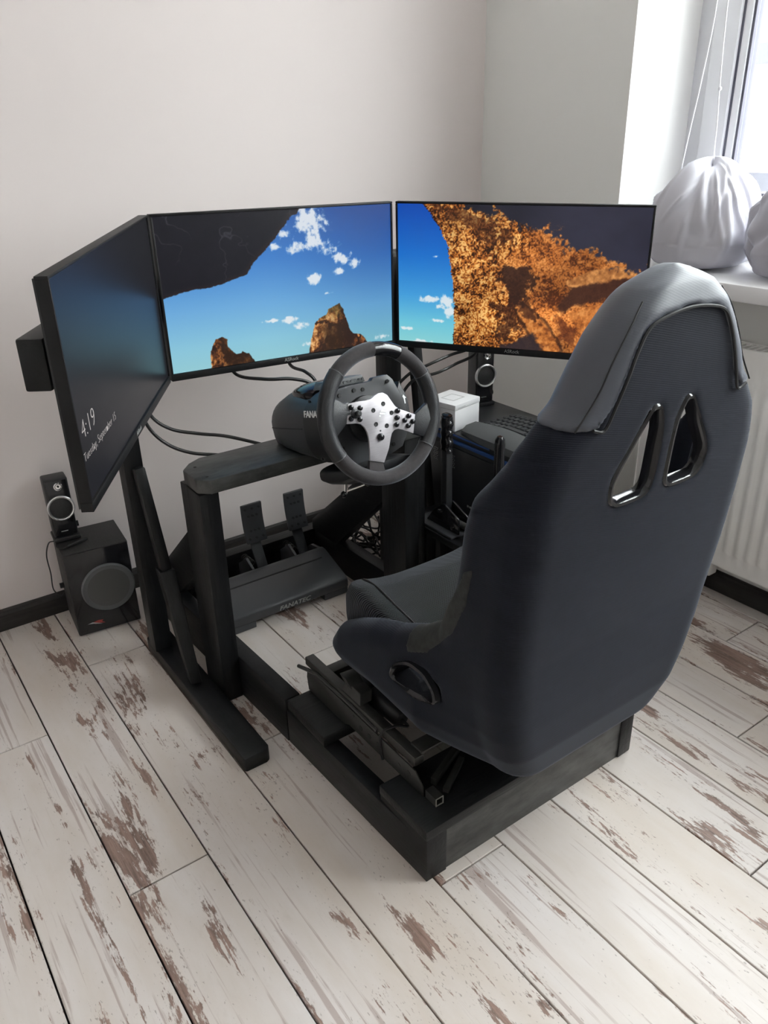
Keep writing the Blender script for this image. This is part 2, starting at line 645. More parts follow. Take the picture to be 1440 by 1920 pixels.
def smax(a, b, k):
    d = np.clip(0.5 - 0.5 * (b - a) / k, 0, 1)
    return b * (1 - d) + a * d + k * d * (1 - d)


def smin(a, b, k):
    return -smax(-a, -b, k)


def poly_sd(px, py, P):
    """signed distance to polygon (negative inside)"""
    P = np.array(P, float)
    d = np.full(px.shape, 1e9)
    s = np.ones(px.shape)
    n = len(P)
    for i in range(n):
        a, b = P[i], P[i - 1]
        ex, ey = b - a
        wx, wy = px - a[0], py - a[1]
        t = np.clip((wx * ex + wy * ey) / (ex * ex + ey * ey), 0, 1)
        bx, by = wx - ex * t, wy - ey * t
        d = np.minimum(d, bx * bx + by * by)
        c1 = py >= a[1]; c2 = py < b[1]; c3 = ex * wy > ey * wx
        f = (c1 & c2 & c3) | (~c1 & ~c2 & ~c3)
        s = np.where(f, -s, s)
    return s * np.sqrt(d)


# ================================================================== ROOM
XW, YB, ZC = 1.971, 2.177, 2.60
XL, YF = -1.75, -2.3
struct(obj('wall_back', M().box(XL - .1, XW + .45, YB, YB + .12, -.1, ZC), WALL))
struct(obj('wall_left', M().box(XL - .1, XL, YF, YB, -.1, ZC), WALLG))
struct(obj('wall_front', M().box(XL - .1, XW + .45, YF - .1, YF, -.1, ZC), WALLG))
struct(obj('ceiling', M().box(XL - .1, XW + .45, YF - .1, YB + .12, ZC, ZC + .1), CEIL))
m = M()
XO = XW + .40
m.box(XW, XO, YF, WIN1[0], -.1, ZC)
m.box(XW, XO, WIN1[1], YB, -.1, ZC)
for w in (WIN1,):
    m.box(XW, XO, w[0], w[1], -.1, w[2] - .045)
    m.box(XW, XO, w[0], w[1], w[3], ZC)
struct(obj('wall_right', m, WALLR))


def skirting(name, p0, p1, t):
    mm = M()
    p0, p1 = V(p0), V(p1)
    d = (p1 - p0).normalized()
    nrm = V((-d.y, d.x, 0)) * 1
    mm.prism([(0, 0), (.014, 0), (.014, .048), (.010, .058), (.004, .062), (0, .062)], p0, nrm * t, (0, 0, 1), p1 - p0)
    return struct(obj(name, mm, SKIRT))


skirting('baseboard_back', (XL, YB, 0), (XW, YB, 0), -1)
skirting('baseboard_right', (XW, YF, 0), (XW, YB - .014, 0), 1)
skirting('baseboard_left', (XL, YF, 0), (XL, YB - .014, 0), -1)

# floor: slab plus one object per plank
floor = struct(obj('floor', M().box(XL - .1, XW + .1, YF - .1, YB, -.06, -.0095), UNDER))
PW, PX0, PL = 0.15653, 0.346, 1.27
JOINT = {-2: 1.644, -1: 1.1045, 0: 1.853, 1: 1.321, 2: 0.782, 3: 1.539, 4: 1.02, 5: 0.458, 6: 1.30, 7: 0.684, 8: 0.20, 9: 0.916, 10: 0.55,
         -3: 0.88, -4: 1.70, -5: 1.2}
plank_meshes = {}


def plank(x0, x1, y0, y1):
    key = (round(x1 - x0, 4), round(y1 - y0, 4))
    if key not in plank_meshes:
        g = .0016
        mm = M().box(g, key[0] - g, g, key[1] - g, -.0095, 0)
        bm = mm.bm
        es = [e for e in bm.edges if all(v.co.z > -.001 for v in e.verts)]
        bmesh.ops.bevel(bm, geom=es, offset=.0011, segments=1, affect='EDGES')
        me = bpy.data.meshes.new('plank')
        bm.to_mesh(me); bm.free()
        me.materials.append(PLANK)
        plank_meshes[key] = me
    o = bpy.data.objects.new('plank', plank_meshes[key])
    o.location = (x0, y0, 0)
    COL.objects.link(o)
    o.parent = floor


k = -20
while PX0 + k * PW < XW:
    x0, x1 = PX0 + k * PW, PX0 + (k + 1) * PW
    x0, x1 = max(x0, XL), min(x1, XW)
    if x1 - x0 > .01:
        j = JOINT.get(k, (k * 0.77 * PL) % PL)
        while j > YF:
            j -= PL
        y = j
        while y < YB:
            a, b = max(y, YF), min(y + PL, YB)
            if b - a > .01:
                plank(x0, x1, a, b)
            y += PL
    k += 1


# windows
def window(n, w, glass_split=None):
    y0, y1, z0, z1 = w
    root = bpy.data.objects.new('window_%d' % n, None)
    root.location = (2.25, (y0 + y1) / 2, z0)
    COL.objects.link(root)
    ROOT[root.name] = V(root.location)
    struct(root)
    xf = 2.245
    m = M()
    fw = .075
    for a in ((y0, y0 + fw, z0, z1), (y1 - fw, y1, z0, z1), (y0 + fw, y1 - fw, z0, z0 + fw), (y0 + fw, y1 - fw, z1 - fw, z1)):
        m.box(xf, xf + .07, a[0], a[1], a[2], a[3])
    obj('frame', m, PVC, root, bevel=.004)
    s0, s1, t0, t1 = y0 + fw - .012, y1 - fw + .012, z0 + fw - .012, z1 - fw + .012
    sw = .078
    m = M()
    for a in ((s0, s0 + sw, t0, t1), (s1 - sw, s1, t0, t1), (s0 + sw, s1 - sw, t0, t0 + sw), (s0 + sw, s1 - sw, t1 - sw, t1)):
        m.box(xf - .022, xf + .045, a[0], a[1], a[2], a[3])
    obj('sash', m, PVC, root, bevel=.006)
    g0, g1, h0, h1 = s0 + sw, s1 - sw, t0 + sw, t1 - sw
    m = M()
    for a in ((g0, g0 + .006, h0, h1), (g1 - .006, g1, h0, h1), (g0, g1, h0, h0 + .006), (g0, g1, h1 - .006, h1)):
        m.box(xf - .012, xf + .03, a[0], a[1], a[2], a[3])
    obj('gasket_and_bead_shade', m, GASK, root)
    for w_, mt, nm, xa in ((.020, PVC, 'glazing_bead', -.010), (.007, GASK, 'gasket_and_bead_shade', -.004)):  # inner dark strip stands in for the bead's shadow beside the glass
        g0, g1, h0, h1 = g0 + .0062, g1 - .0062, h0 + .0062, h1 - .0062
        m = M()
        for a in ((g0, g0 + w_, h0, h1), (g1 - w_, g1, h0, h1), (g0 + w_, g1 - w_, h0, h0 + w_), (g0 + w_, g1 - w_, h1 - w_, h1)):
            m.box(xf + xa, xf + .03, a[0], a[1], a[2], a[3])
        obj(nm, m, mt, root)
        g0, g1, h0, h1 = g0 + w_ - .0062, g1 - w_ + .0062, h0 + w_ - .0062, h1 - w_ + .0062
    g0, g1, h0, h1 = g0 + .0062, g1 - .0062, h0 + .0062, h1 - .0062
    for q in (0.0, .018):
        obj('pane', M().box(xf + .004 + q, xf + .007 + q, g0 + .003, g1 - .003, h0 + .003, h1 - .003), GLASS, root)
    hy = s1 - .035 if n == 2 else s0 + .035
    m = M().box(xf - .032, xf - .022, hy - .014, hy + .014, z0 + .62, z0 + .69).beam((xf - .05, hy, z0 + .66), (xf - .05, hy, z0 + .54), .02, .012)
    m.cyl((xf - .05, hy, z0 + .655), (xf - .03, hy, z0 + .655), .009)
    obj('handle', m, PVC, root, bevel=.002)
    return root


window(1, WIN1)
# sill: overhangs the wall at the front, so cut to the opening behind it
for n, w in ((1, WIN1),):
    y0, y1, z0, z1 = w
    m = M().prism([(1.845, y0 - .05), (XW - .001, y0 - .05), (XW - .001, y0 + .001), (2.25, y0 + .001), (2.25, y1 - .001), (XW - .001, y1 - .001), (XW - .001, y1 + .05), (1.845, y1 + .05)],
                  (0, 0, z0 - .042), (1, 0, 0), (0, 1, 0), (0, 0, .042))
    struct(obj('trim_%d' % n, m, SILL, bevel=.006))

for n, w in ((2, WIN1),):
    y0, y1, z0, z1 = w
    m = M().box(XW - .001, 2.245, y1 - .004, y1 + .001, z0 + .001, z1)
    m.box(XW - .001, 2.245, y0 - .001, y0 + .004, z0 + .001, z1)
    m.box(XW - .001, 2.245, y0 + .004, y1 - .004, z1 - .004, z1 + .001)
    struct(obj('trim_2', m, REVEAL))
# outside: a pale block of flats across the street, overexposed in the photo
bld = thing('apartment_building', 'pale block of flats seen through the window at the right edge, washed out by daylight', 'building', (15, 11.5, -8))
m = M().box(15, 20, 2, 26, -8, 3.2)
obj('wall', m, FACADE, bld)
for r in range(5):
    for c in range(9):
        yy, zz = 3.2 + c * 2.5, -7.0 + r * 2.1
        f = obj('window', M().box(14.93, 15.0, yy, yy + 1.3, zz, zz + 1.2), WHITEP, bld)
        obj('pane', M().box(14.90, 14.93, yy + .1, yy + 1.2, zz + .1, zz + 1.1), FACADEW, f)
for r in range(5):
    obj('balcony', M().box(13.9, 14.88, 8.0, 10.6, -7.2 + r * 2.1, -6.3 + r * 2.1), FACADE, bld)
gr = struct(obj('ground', M().box(2.5, 60, -40, 60, -8.2, -8.01), GROUND))

# radiator
rad = thing('radiator', 'white ribbed panel radiator under the window at the right edge', 'radiator', (1.90, .6, .12))
RY0, RY1, RZ0, RZ1, RX = -.10, 1.36, .123, .735, 1.885
m = M()
pts = []
pitch = .0333
y = RY0 + .02
prof = [(RY0, 0)]
while y + pitch < RY1 - .02:
    prof += [(y + .004, 0), (y + .009, .006), (y + .0205, .006), (y + .0255, 0)]
    y += pitch
prof.append((RY1, 0))
zs = [(RZ0, 0), (RZ0 + .012, 0), (RZ0 + .045, 0), (RZ0 + .056, 1), (RZ1 - .085, 1), (RZ1 - .074, 0), (RZ1 - .03, 0), (RZ1 - .018, 0)]
rings = []
for z, f in zs:
    rings.append([V((RX - d * f, yy, z)) for yy, d in prof])
Vv = [[m.v(p) for p in r] for r in rings]
for a in range(len(Vv) - 1):
    for b in range(len(prof) - 1):
        m.face([Vv[a][b], Vv[a][b + 1], Vv[a + 1][b + 1], Vv[a + 1][b]])
obj('front_panel', m, WHITEP, rad, smooth=True)
m = M().box(RX + .001, RX + .012, RY0, RY1, RZ0, RZ1 - .02)
m.box(RX + .055, RX + .068, RY0, RY1, RZ0, RZ1 - .02)
obj('back_panel', m, WHITEP, rad)
m = M()
for yy in (RY0, RY1 - .002):
    m.box(RX - .002, RX + .07, yy, yy + .003, RZ0 + .01, RZ1)
obj('side_cover', m, WHITEP, rad)
m = M().box(RX - .002, RX + .008, RY0, RY1, RZ1 - .02, RZ1).box(RX + .06, RX + .07, RY0, RY1, RZ1 - .02, RZ1)
yy = RY0 + .01
while yy < RY1:
    m.box(RX + .008, RX + .06, yy, yy + .006, RZ1 - .008, RZ1 - .001)
    yy += .018
obj('top_grille', m, WHITEP, rad)
for yy in (1.135, 1.10):
    obj('valve_cover', M().box(1.915, 1.953, yy - .012, yy + .012, .062, .125), WHITEP, rad, bevel=.004)
obj('pipe', M().tube([(1.935, 1.1175, 0.0), (1.935, 1.1175, .13)], .0055, 10), CABLE, rad, smooth=True, label='dark supply pipe')

# blind chain
ch = M()
pA = spline([(2.10, 1.452, 2.30), (2.10, 1.449, 1.85), (2.10, 1.447, 1.53), (2.10, 1.462, 1.353), (2.10, 1.477, 1.235), (2.10, 1.49, 1.113), (2.105, 1.482, 1.102), (2.12, 1.465, 1.10)], 10)
pB = spline([(2.10, 1.43, 2.30), (2.10, 1.424, 1.85), (2.10, 1.416, 1.53), (2.10, 1.406, 1.35), (2.10, 1.397, 1.25), (2.10, 1.393, 1.18), (2.13, 1.40, 1.13), (2.138, 1.43, 1.112), (2.12, 1.465, 1.10)], 10)
ch.tube(pA, .0021, 6)
ch.tube(pB, .0021, 6)
chain = thing('blind_chain', 'white beaded blind chain looping down in front of the window reveal to the bag', 'chain', (2.1, 1.44, 2.3))
obj('chain_loop', ch, PVC, chain, smooth=True)
obj('connector', M().sphere((2.10, 1.404, 1.33), .006, 10), PVC, chain, smooth=True)
obj('roller_bracket', M().box(2.08, 2.13, 1.40, 1.50, 2.29, 2.348), PVC, chain, bevel=.003)


# cloth-covered bags on the sill
def bag(c, r, hgt, seed, name, label, material, peak=(0, 0)):
    rg = np.random.default_rng(seed)
    root = thing(name, label, 'bag', c)
    nu, nv = 220, 90
    th = np.linspace(0, 2 * np.pi, nu, endpoint=False)
    t = np.linspace(0, 1, nv)
    zp = np.interp(t, [0, .04, .12, .3, .5, .7, .85, .95, 1.0], [0, .0, .05, .25, .48, .72, .90, .985, 1.0]) * hgt
    rp = np.interp(t, [0, .04, .12, .3, .5, .7, .85, .95, 1.0], [.01, .66, .86, 1.0, .97, .80, .56, .36, .02]) * r
    ph = rg.uniform(0, 6.28, 8)
    sm = lambda a: np.convolve(np.pad(a, 9, mode='edge'), np.hanning(19) / np.hanning(19).sum(), 'valid')
    zp, rp = sm(zp), sm(rp); zp[0] = 0; rp[-1] = .002; rp[0] = .002
    P = np.zeros((nv, nu, 3))
    RID = [(rg.uniform(0, 6.28), rg.uniform(.035, .15), rg.choice([-1, 1]) * rg.uniform(.04, .13), rg.uniform(-1.6, 1.6), rg.uniform(.0, .5), rg.uniform(.85, 1.3)) for _ in range(52)]
    for i in range(nv):
        k = np.clip((t[i] - .25) / .6, 0, 1)
        fold = np.zeros(nu)
        for (ak, sk, am, dr, t0, t1) in RID:
            dth = (th - ak - dr * (t[i] - .9) + np.pi) % (2 * np.pi) - np.pi
            env = np.clip((t[i] - t0) / .22, 0, 1) * np.clip((t1 - t[i]) / .1, 0, 1)
            fold += am * np.exp(-(dth / (sk * (.6 + .8 * (1 - t[i])))) ** 2) * env
        low = .02 * np.sin(9 * th + ph[3]) * (1 - k) * (t[i] < .3)
        rr = rp[i] * (1 + fold + low + .04 * np.sin(2 * th + ph[4]))
        P[i, :, 0] = rr * np.cos(th) + peak[0] * k
        P[i, :, 1] = rr * np.sin(th) + peak[1] * k
        P[i, :, 2] = zp[i] + .012 * k * np.sin(4 * th + ph[5])
    P[:, :, 2] = np.maximum(P[:, :, 2], 0)
    P += np.array(c)
    q = []
    for i in range(nv - 1):
        for j in range(nu):
            q.append((i * nu + j, i * nu + (j + 1) % nu, (i + 1) * nu + (j + 1) % nu, (i + 1) * nu + j))
    me = np_mesh('cloth_cover', P.reshape(-1, 3), np.array(q))
    link('cloth_cover', me, material, root)
    return root


bag((2.035, 1.352, .895), .150, .265, 3, 'cloth_bag', 'white sheer drawstring cloth bag on the sill under the blind chain', CLOTH, (.0, -.005))
bag((2.035, 1.045, .895), .145, .25, 9, 'cloth_bag', 'greyish cloth bag on the sill cut off by the right edge of the photo', CLOTH2)
plug = thing('power_plug', 'small black cable plug lying on the sill beside the white cloth bag', 'plug', (1.93, 1.47, .897))
obj('plug_body', M().box(1.915, 1.935, 1.452, 1.468, .895, .91), BLKP, plug, bevel=.002)
obj('lead', M().tube(spline([(1.92, 1.468, .902), (1.90, 1.50, .904), (1.87, 1.545, .91), (1.852, 1.58, .905), (1.84, 1.60, .86)], 6), .0028, 6), CABLE, plug, smooth=True)

# ================================================================== RIG FRAME (black stained timber)
rig = thing('racing_rig_frame', 'black stained timber rig frame on the floor carrying seat, pedals and wheel deck', 'rig frame', (.93, 1.4, 0))


def timber(name, p0, p1, w, h, mat=WOOD, parent=rig, up=(0, 0, 1), bevel=.003):
    return obj(name, M().beam(p0, p1, w, h, up), mat, parent, bevel=bevel)


timber('side_rail', (.618, 2.0, .0585), (.6455, 1.285, .0585), .040, .117)
timber('side_rail', (.6457, 1.284, .045), (.6612, .802, .045), .038, .090)
timber('side_rail', (1.1545, 2.0, .051), (1.1955, .802, .051), .040, .102)
obj('cross_board', M().box(.630, 1.20, 1.13, 1.284, .0905, .117), WOODX, rig, bevel=.004)
obj('cross_board', M().box(.600, 1.175, 2.0, 2.045, .0, .10), WOODX, rig, bevel=.003)
obj('corner_block', M().box(.642, .690, .802, .945, .0, .1035), WOOD, rig, bevel=.002)
obj('corner_block', M().box(1.182, 1.217, .802, .945, .0, .1035), WOOD, rig, bevel=.004)
obj('rear_board', M().box(.690, 1.182, .805, .835, .0, .1035), PLY, rig, bevel=.002)
obj('platform', M().box(.640, 1.217, .800, .945, .104, .127), WOODX, rig, bevel=.003)
# wheel posts and deck
obj('wheel_post', M().box(.572, .618, 1.495, 1.600, .0, .553), WOODZ, rig, bevel=.003)
obj('wheel_post', M().box(1.122, 1.168, 1.495, 1.600, .103, .553), WOODZ, rig, bevel=.003)
obj('wheel_post', M().box(1.169, 1.192, 1.500, 1.590, .103, .553), WOODZ, rig, bevel=.003)
deck = M().prism([(.597, 1.484), (1.20, 1.484), (1.20, 1.625), (.632, 1.625), (.600, 1.607), (.574, 1.578), (.573, 1.505)], (0, 0, .5535), (1, 0, 0), (0, 1, 0), (0, 0, .033))
obj('wheel_deck', deck, PLY, rig, bevel=.004)
for (x, y) in ((.60, 1.507), (.602, 1.575)):
    obj('screw', M().cyl((x, y, .5863), (x, y, .5870), .0035, 10), UNDER, rig)
# diagonal braces: wide boards from the posts down to the rails
for x, z0 in ((.640, .117), (1.146, .102)):
    pts = [(1.601, .470), (1.601, .345), (1.86, z0), (2.0, z0), (2.0, .135)]
    obj('diagonal_brace', M().prism(pts, (x - .018, 0, 0), (0, 1, 0), (0, 0, 1), (.036, 0, 0)), WOOD, rig, bevel=.002)
obj('shifter_board', M().box(1.194, 1.325, 1.222, 1.60, .262, .283), WOOD, rig, bevel=.003)
obj('shifter_board_leg', M().box(1.245, 1.285, 1.235, 1.275, 0, .2615), WOODZ, rig, bevel=.002)
obj('shifter_board_leg', M().box(1.245, 1.285, 1.52, 1.56, 0, .2615), WOODZ, rig, bevel=.002)

# ================================================================== MONITOR STAND
stand = thing('monitor_stand', 'black timber stand behind the wheel deck holding the three monitors', 'stand', (.9, 1.77, 0))


def foot(x0, x1, y0, y1):
    r = .012
    mm = M().prism([(x0, y0 + .004), (x0 + .004, y0), (x1 - r, y0), (x1 - .004, y0 + .004), (x1, y0 + r), (x1, y1 - r), (x1 - r, y1), (x0 + r, y1), (x0, y1 - r)], (0, 0, 0), (1, 0, 0), (0, 1, 0), (0, 0, .037))
    return obj('foot_board', mm, WOOD, stand, bevel=.003)


foot(.502, .5665, 1.254, 1.84)
foot(1.33, 1.372, 1.254, 1.84)
obj('upright', M().box(.498, .543, 1.748, 1.795, .037, .95), WOODZ, stand, bevel=.002)
obj('upright', M().box(1.331, 1.372, 1.748, 1.795, .037, .30), WOODZ, stand, bevel=.002)
obj('upright', M().box(1.252, 1.303, 1.748, 1.800, .0, .95), WOODZ, stand, bevel=.002)
# slanted brace in front of the left upright, nailed low to the foot board
obj('slanted_brace', M().beam((.525, 1.733, .555), (.5335, 1.675, .300), .026, .030, (0, 1, 0)), WOODZ, stand, bevel=.005)
obj('slanted_brace', M().hull8([(.517, 1.565, .037), (.541, 1.557, .037), (.545, 1.590, .037), (.520, 1.60, .037),
                                (.514, 1.660, .310), (.549, 1.655, .310), (.549, 1.690, .310), (.514, 1.695, .310)]), WOODZ, stand, bevel=.002)
obj('slanted_brace', M().beam((1.318, 1.735, .93), (1.322, 1.62, .04), .028, .030, (0, 1, 0)), WOODZ, stand, bevel=.003)
obj('crossbeam', M().box(.44, 1.40, 1.80, 1.845, .86, .955), WOODX, stand, bevel=.003)
# arms along the backs of the side monitors
P0, P1, P2, P3 = V((.283, 1.199, .713)), V((.637, 1.745, .735)), V((1.256, 1.708, .726)), V((1.60, 1.186, .722))
uL = (P1 - P0); uL.z = 0; uL.normalize(); nL = V((-uL.y, uL.x, 0))      # pointing to the back
uR = (P3 - P2); uR.z = 0; uR.normalize(); nR = V((-uR.y, uR.x, 0))
a0 = P0 + nL * .0515 + uL * .016
obj('monitor_arm', M().beam((a0.x, a0.y, .947), (a0.x + uL.x * .60, a0.y + uL.y * .60, .947), .040, .080), WOOD, stand, bevel=.004)
a1 = P2 + nR * .074 + uR * .03
obj('monitor_arm', M().beam((a1.x, a1.y, .93), (a1.x + uR.x * .50, a1.y + uR.y * .50, .93), .045, .088), WOOD, stand, bevel=.004)

# ================================================================== MONITORS
def fbm(w, h, fx, fy, octs=5, seed=0, gain=.55):
    rg = np.random.default_rng(seed)
    out = np.zeros((h, w)); amp = 1.0; tot = 0
    yy, xx = np.mgrid[0:h, 0:w]
    for _ in range(octs):
        gx, gy = int(fx) + 2, int(fy) + 2
        g = rg.random((gy, gx))
        X = xx / w * fx; Y = yy / h * fy
        i, j = X.astype(int), Y.astype(int)
        u, v_ = X - i, Y - j
        u, v_ = u * u * (3 - 2 * u), v_ * v_ * (3 - 2 * v_)
        n = (g[j, i] * (1 - u) + g[j, i + 1] * u) * (1 - v_) + (g[j + 1, i] * (1 - u) + g[j + 1, i + 1] * u) * v_
        out += amp * n; tot += amp; amp *= gain; fx *= 2; fy *= 2
    return out / tot


def s2l(c):
    c = np.clip(np.array(c, float) / 255, 0, 1)
    return np.where(c <= .04045, c / 12.92, ((c + .055) / 1.055) ** 2.4)


def inpoly(U, Vv, P, jit=0, n=None):
    return poly_sd(U + (0 if n is None else (n - .5) * jit), (Vv + (0 if n is None else (n - .5) * jit)), P)


W_, H_ = 520, 292
gx_, gy_ = np.meshgrid((np.arange(W_)) / (W_ - 1), (np.arange(H_)) / (H_ - 1))


def ramp_np(t, stops):
    t = np.asarray(t)
    return np.stack([np.interp(t, [s[0] for s in stops], [s[1][k] for s in stops]) for k in range(3)], -1)


def lerp(a, b, t):
    return a * (1 - t[..., None]) + np.asarray(b, float) * t[..., None]


def ss(a, b, x):
    t = np.clip((x - a) / (b - a), 0, 1)
    return t * t * (3 - 2 * t)


def rock(P, U, Vq, seed, lit=(214, 150, 88), dark=(46, 27, 20)):
    big = fbm(W_, H_, 9, 7, 5, seed)
    cr = np.abs(fbm(W_, H_, 26, 12, 4, seed + 1) - .5) * 2
    fine = fbm(W_, H_, 130, 90, 3, seed + 2)
    str_ = fbm(W_, H_, 60, 14, 4, seed + 3)
    t = np.clip((big - .36) * 2.6 + (fine - .5) * 1.0 + (str_ - .5) * 1.8 + .1, 0, 1) * ss(.02, .30, cr)
    return ramp_np(t, [(0, dark), (.45, (135, 80, 42)), (.8, lit), (1, (238, 190, 130))])


def paint_mid():
    U, Vq = gx_, gy_
    sky = ramp_np(Vq, [(0, (44, 98, 176)), (.3, (66, 130, 205)), (.6, (110, 172, 222)), (.85, (140, 200, 222)), (1, (150, 205, 215))])
    deep = ramp_np(Vq, [(0, (24, 66, 140)), (.35, (46, 104, 180)), (.7, (98, 160, 208)), (1, (122, 186, 200))])
    img = lerp(sky, (0, 0, 0), np.zeros_like(U)) * (1 - ss(.35, 1, U)[..., None]) + deep * ss(.35, 1, U)[..., None]
    d = np.zeros_like(U)
    n1 = fbm(W_, H_, 26, 16, 5, 5, .62)
    n2 = fbm(W_, H_, 60, 30, 4, 6, .6)
    for (a, b, ra, rb) in [(.618, .086, .083, .106), (.557, .256, .038, .059), (.636, .23, .045, .059), (.699, .262, .053, .053), (.763, .344, .045, .047), (.82, .39, .03, .035), (.466, .238, .023, .024), (.627, .473, .034, .041), (.747, .442, .027, .029), (.693, .582, .019, .012), (.512, .741, .045, .024), (.567, .785, .038, .029), (.427, .729, .038, .014), (.933, .96, .042, .026), (.508, .156, .03, .041), (.59, .93, .03, .02)]:
        e = 1 - np.sqrt(((U - a) / ra) ** 2 + ((Vq - b) / rb) ** 2)
        d = np.maximum(d, np.clip(e + .35, 0, 1.2))
    den = ss(.42, 1.05, .80 * np.clip(d, 0, 1) + (n1 - .5) * 1.8 + (n2 - .5) * 1.0 + .24) * ss(0, .25, d)
    img = lerp(img, (238, 240, 242), den * .9)
    cave = [(-.02, -.03), (.591, -.02), (.567, .028), (.543, .043), (.51, .109), (.461, .197), (.412, .266), (.372, .325), (.339, .396), (.286, .423), (.227, .449), (.177, .46), (.121, .465), (.066, .479), (.031, .495), (-.02, .505)]
    e = inpoly(U, Vq, cave) + (n2 - .5) * .016
    vein = ss(.985, 1.0, 1 - np.abs(fbm(W_, H_, 7, 5, 4, 12) - .5)) * ss(.45, .62, fbm(W_, H_, 6, 4, 3, 14))
    cc = lerp(np.broadcast_to(np.array((22., 21, 29)), img.shape), (62, 62, 70), vein * .8)
    cc = cc * (.85 + .3 * n1[..., None])
    edge = ss(-.03, 0, e) * .35
    cc = lerp(cc, (60, 38, 30), edge)
    img = lerp(img, (0, 0, 0), np.zeros_like(U)); k = ss(.003, -.003, e)[..., None]
    img = img * (1 - k) + cc * k
    r1 = [(.157, 1.05), (.157, .911), (.168, .852), (.186, .807), (.212, .794), (.233, .818), (.233, .868), (.263, .925), (.286, .925), (.29, .913), (.315, .939), (.336, .982), (.345, 1.05)]
    r2 = [(.582, 1.05), (.589, .954), (.609, .866), (.62, .79), (.642, .755), (.676, .736), (.685, .699), (.741, .665), (.757, .713), (.783, .852), (.799, .902), (.839, .914), (.86, .95), (.885, 1.05)]
    for P, sd, cut in ((r1, 31, .195), (r2, 41, .74)):
        e = inpoly(U, Vq, P) + (n2 - .5) * .012
        c = rock(P, U, Vq, sd)
        if sd == 31:
            sh = ss(.185, .235, U + (n1 - .5) * .06) * .62
        else:
            sh = ss(.09, .02, np.abs(U - .70 + (n1 - .5) * .05)) * ss(.74, .86, Vq) * .8 + ss(.78, .70, Vq) * .35
        c = lerp(c, (52, 34, 20), np.clip(sh, 0, 1))
        if sd == 41:
            c = lerp(c, (92, 88, 40), ss(.62, .4, U + .55 * Vq - .45) * .0 + ss(.80, .72, Vq) * ss(.4, .6, n1) * .45)
        k = ss(.002, -.002, e)[..., None]
        img = img * (1 - k) + c * k
    return img


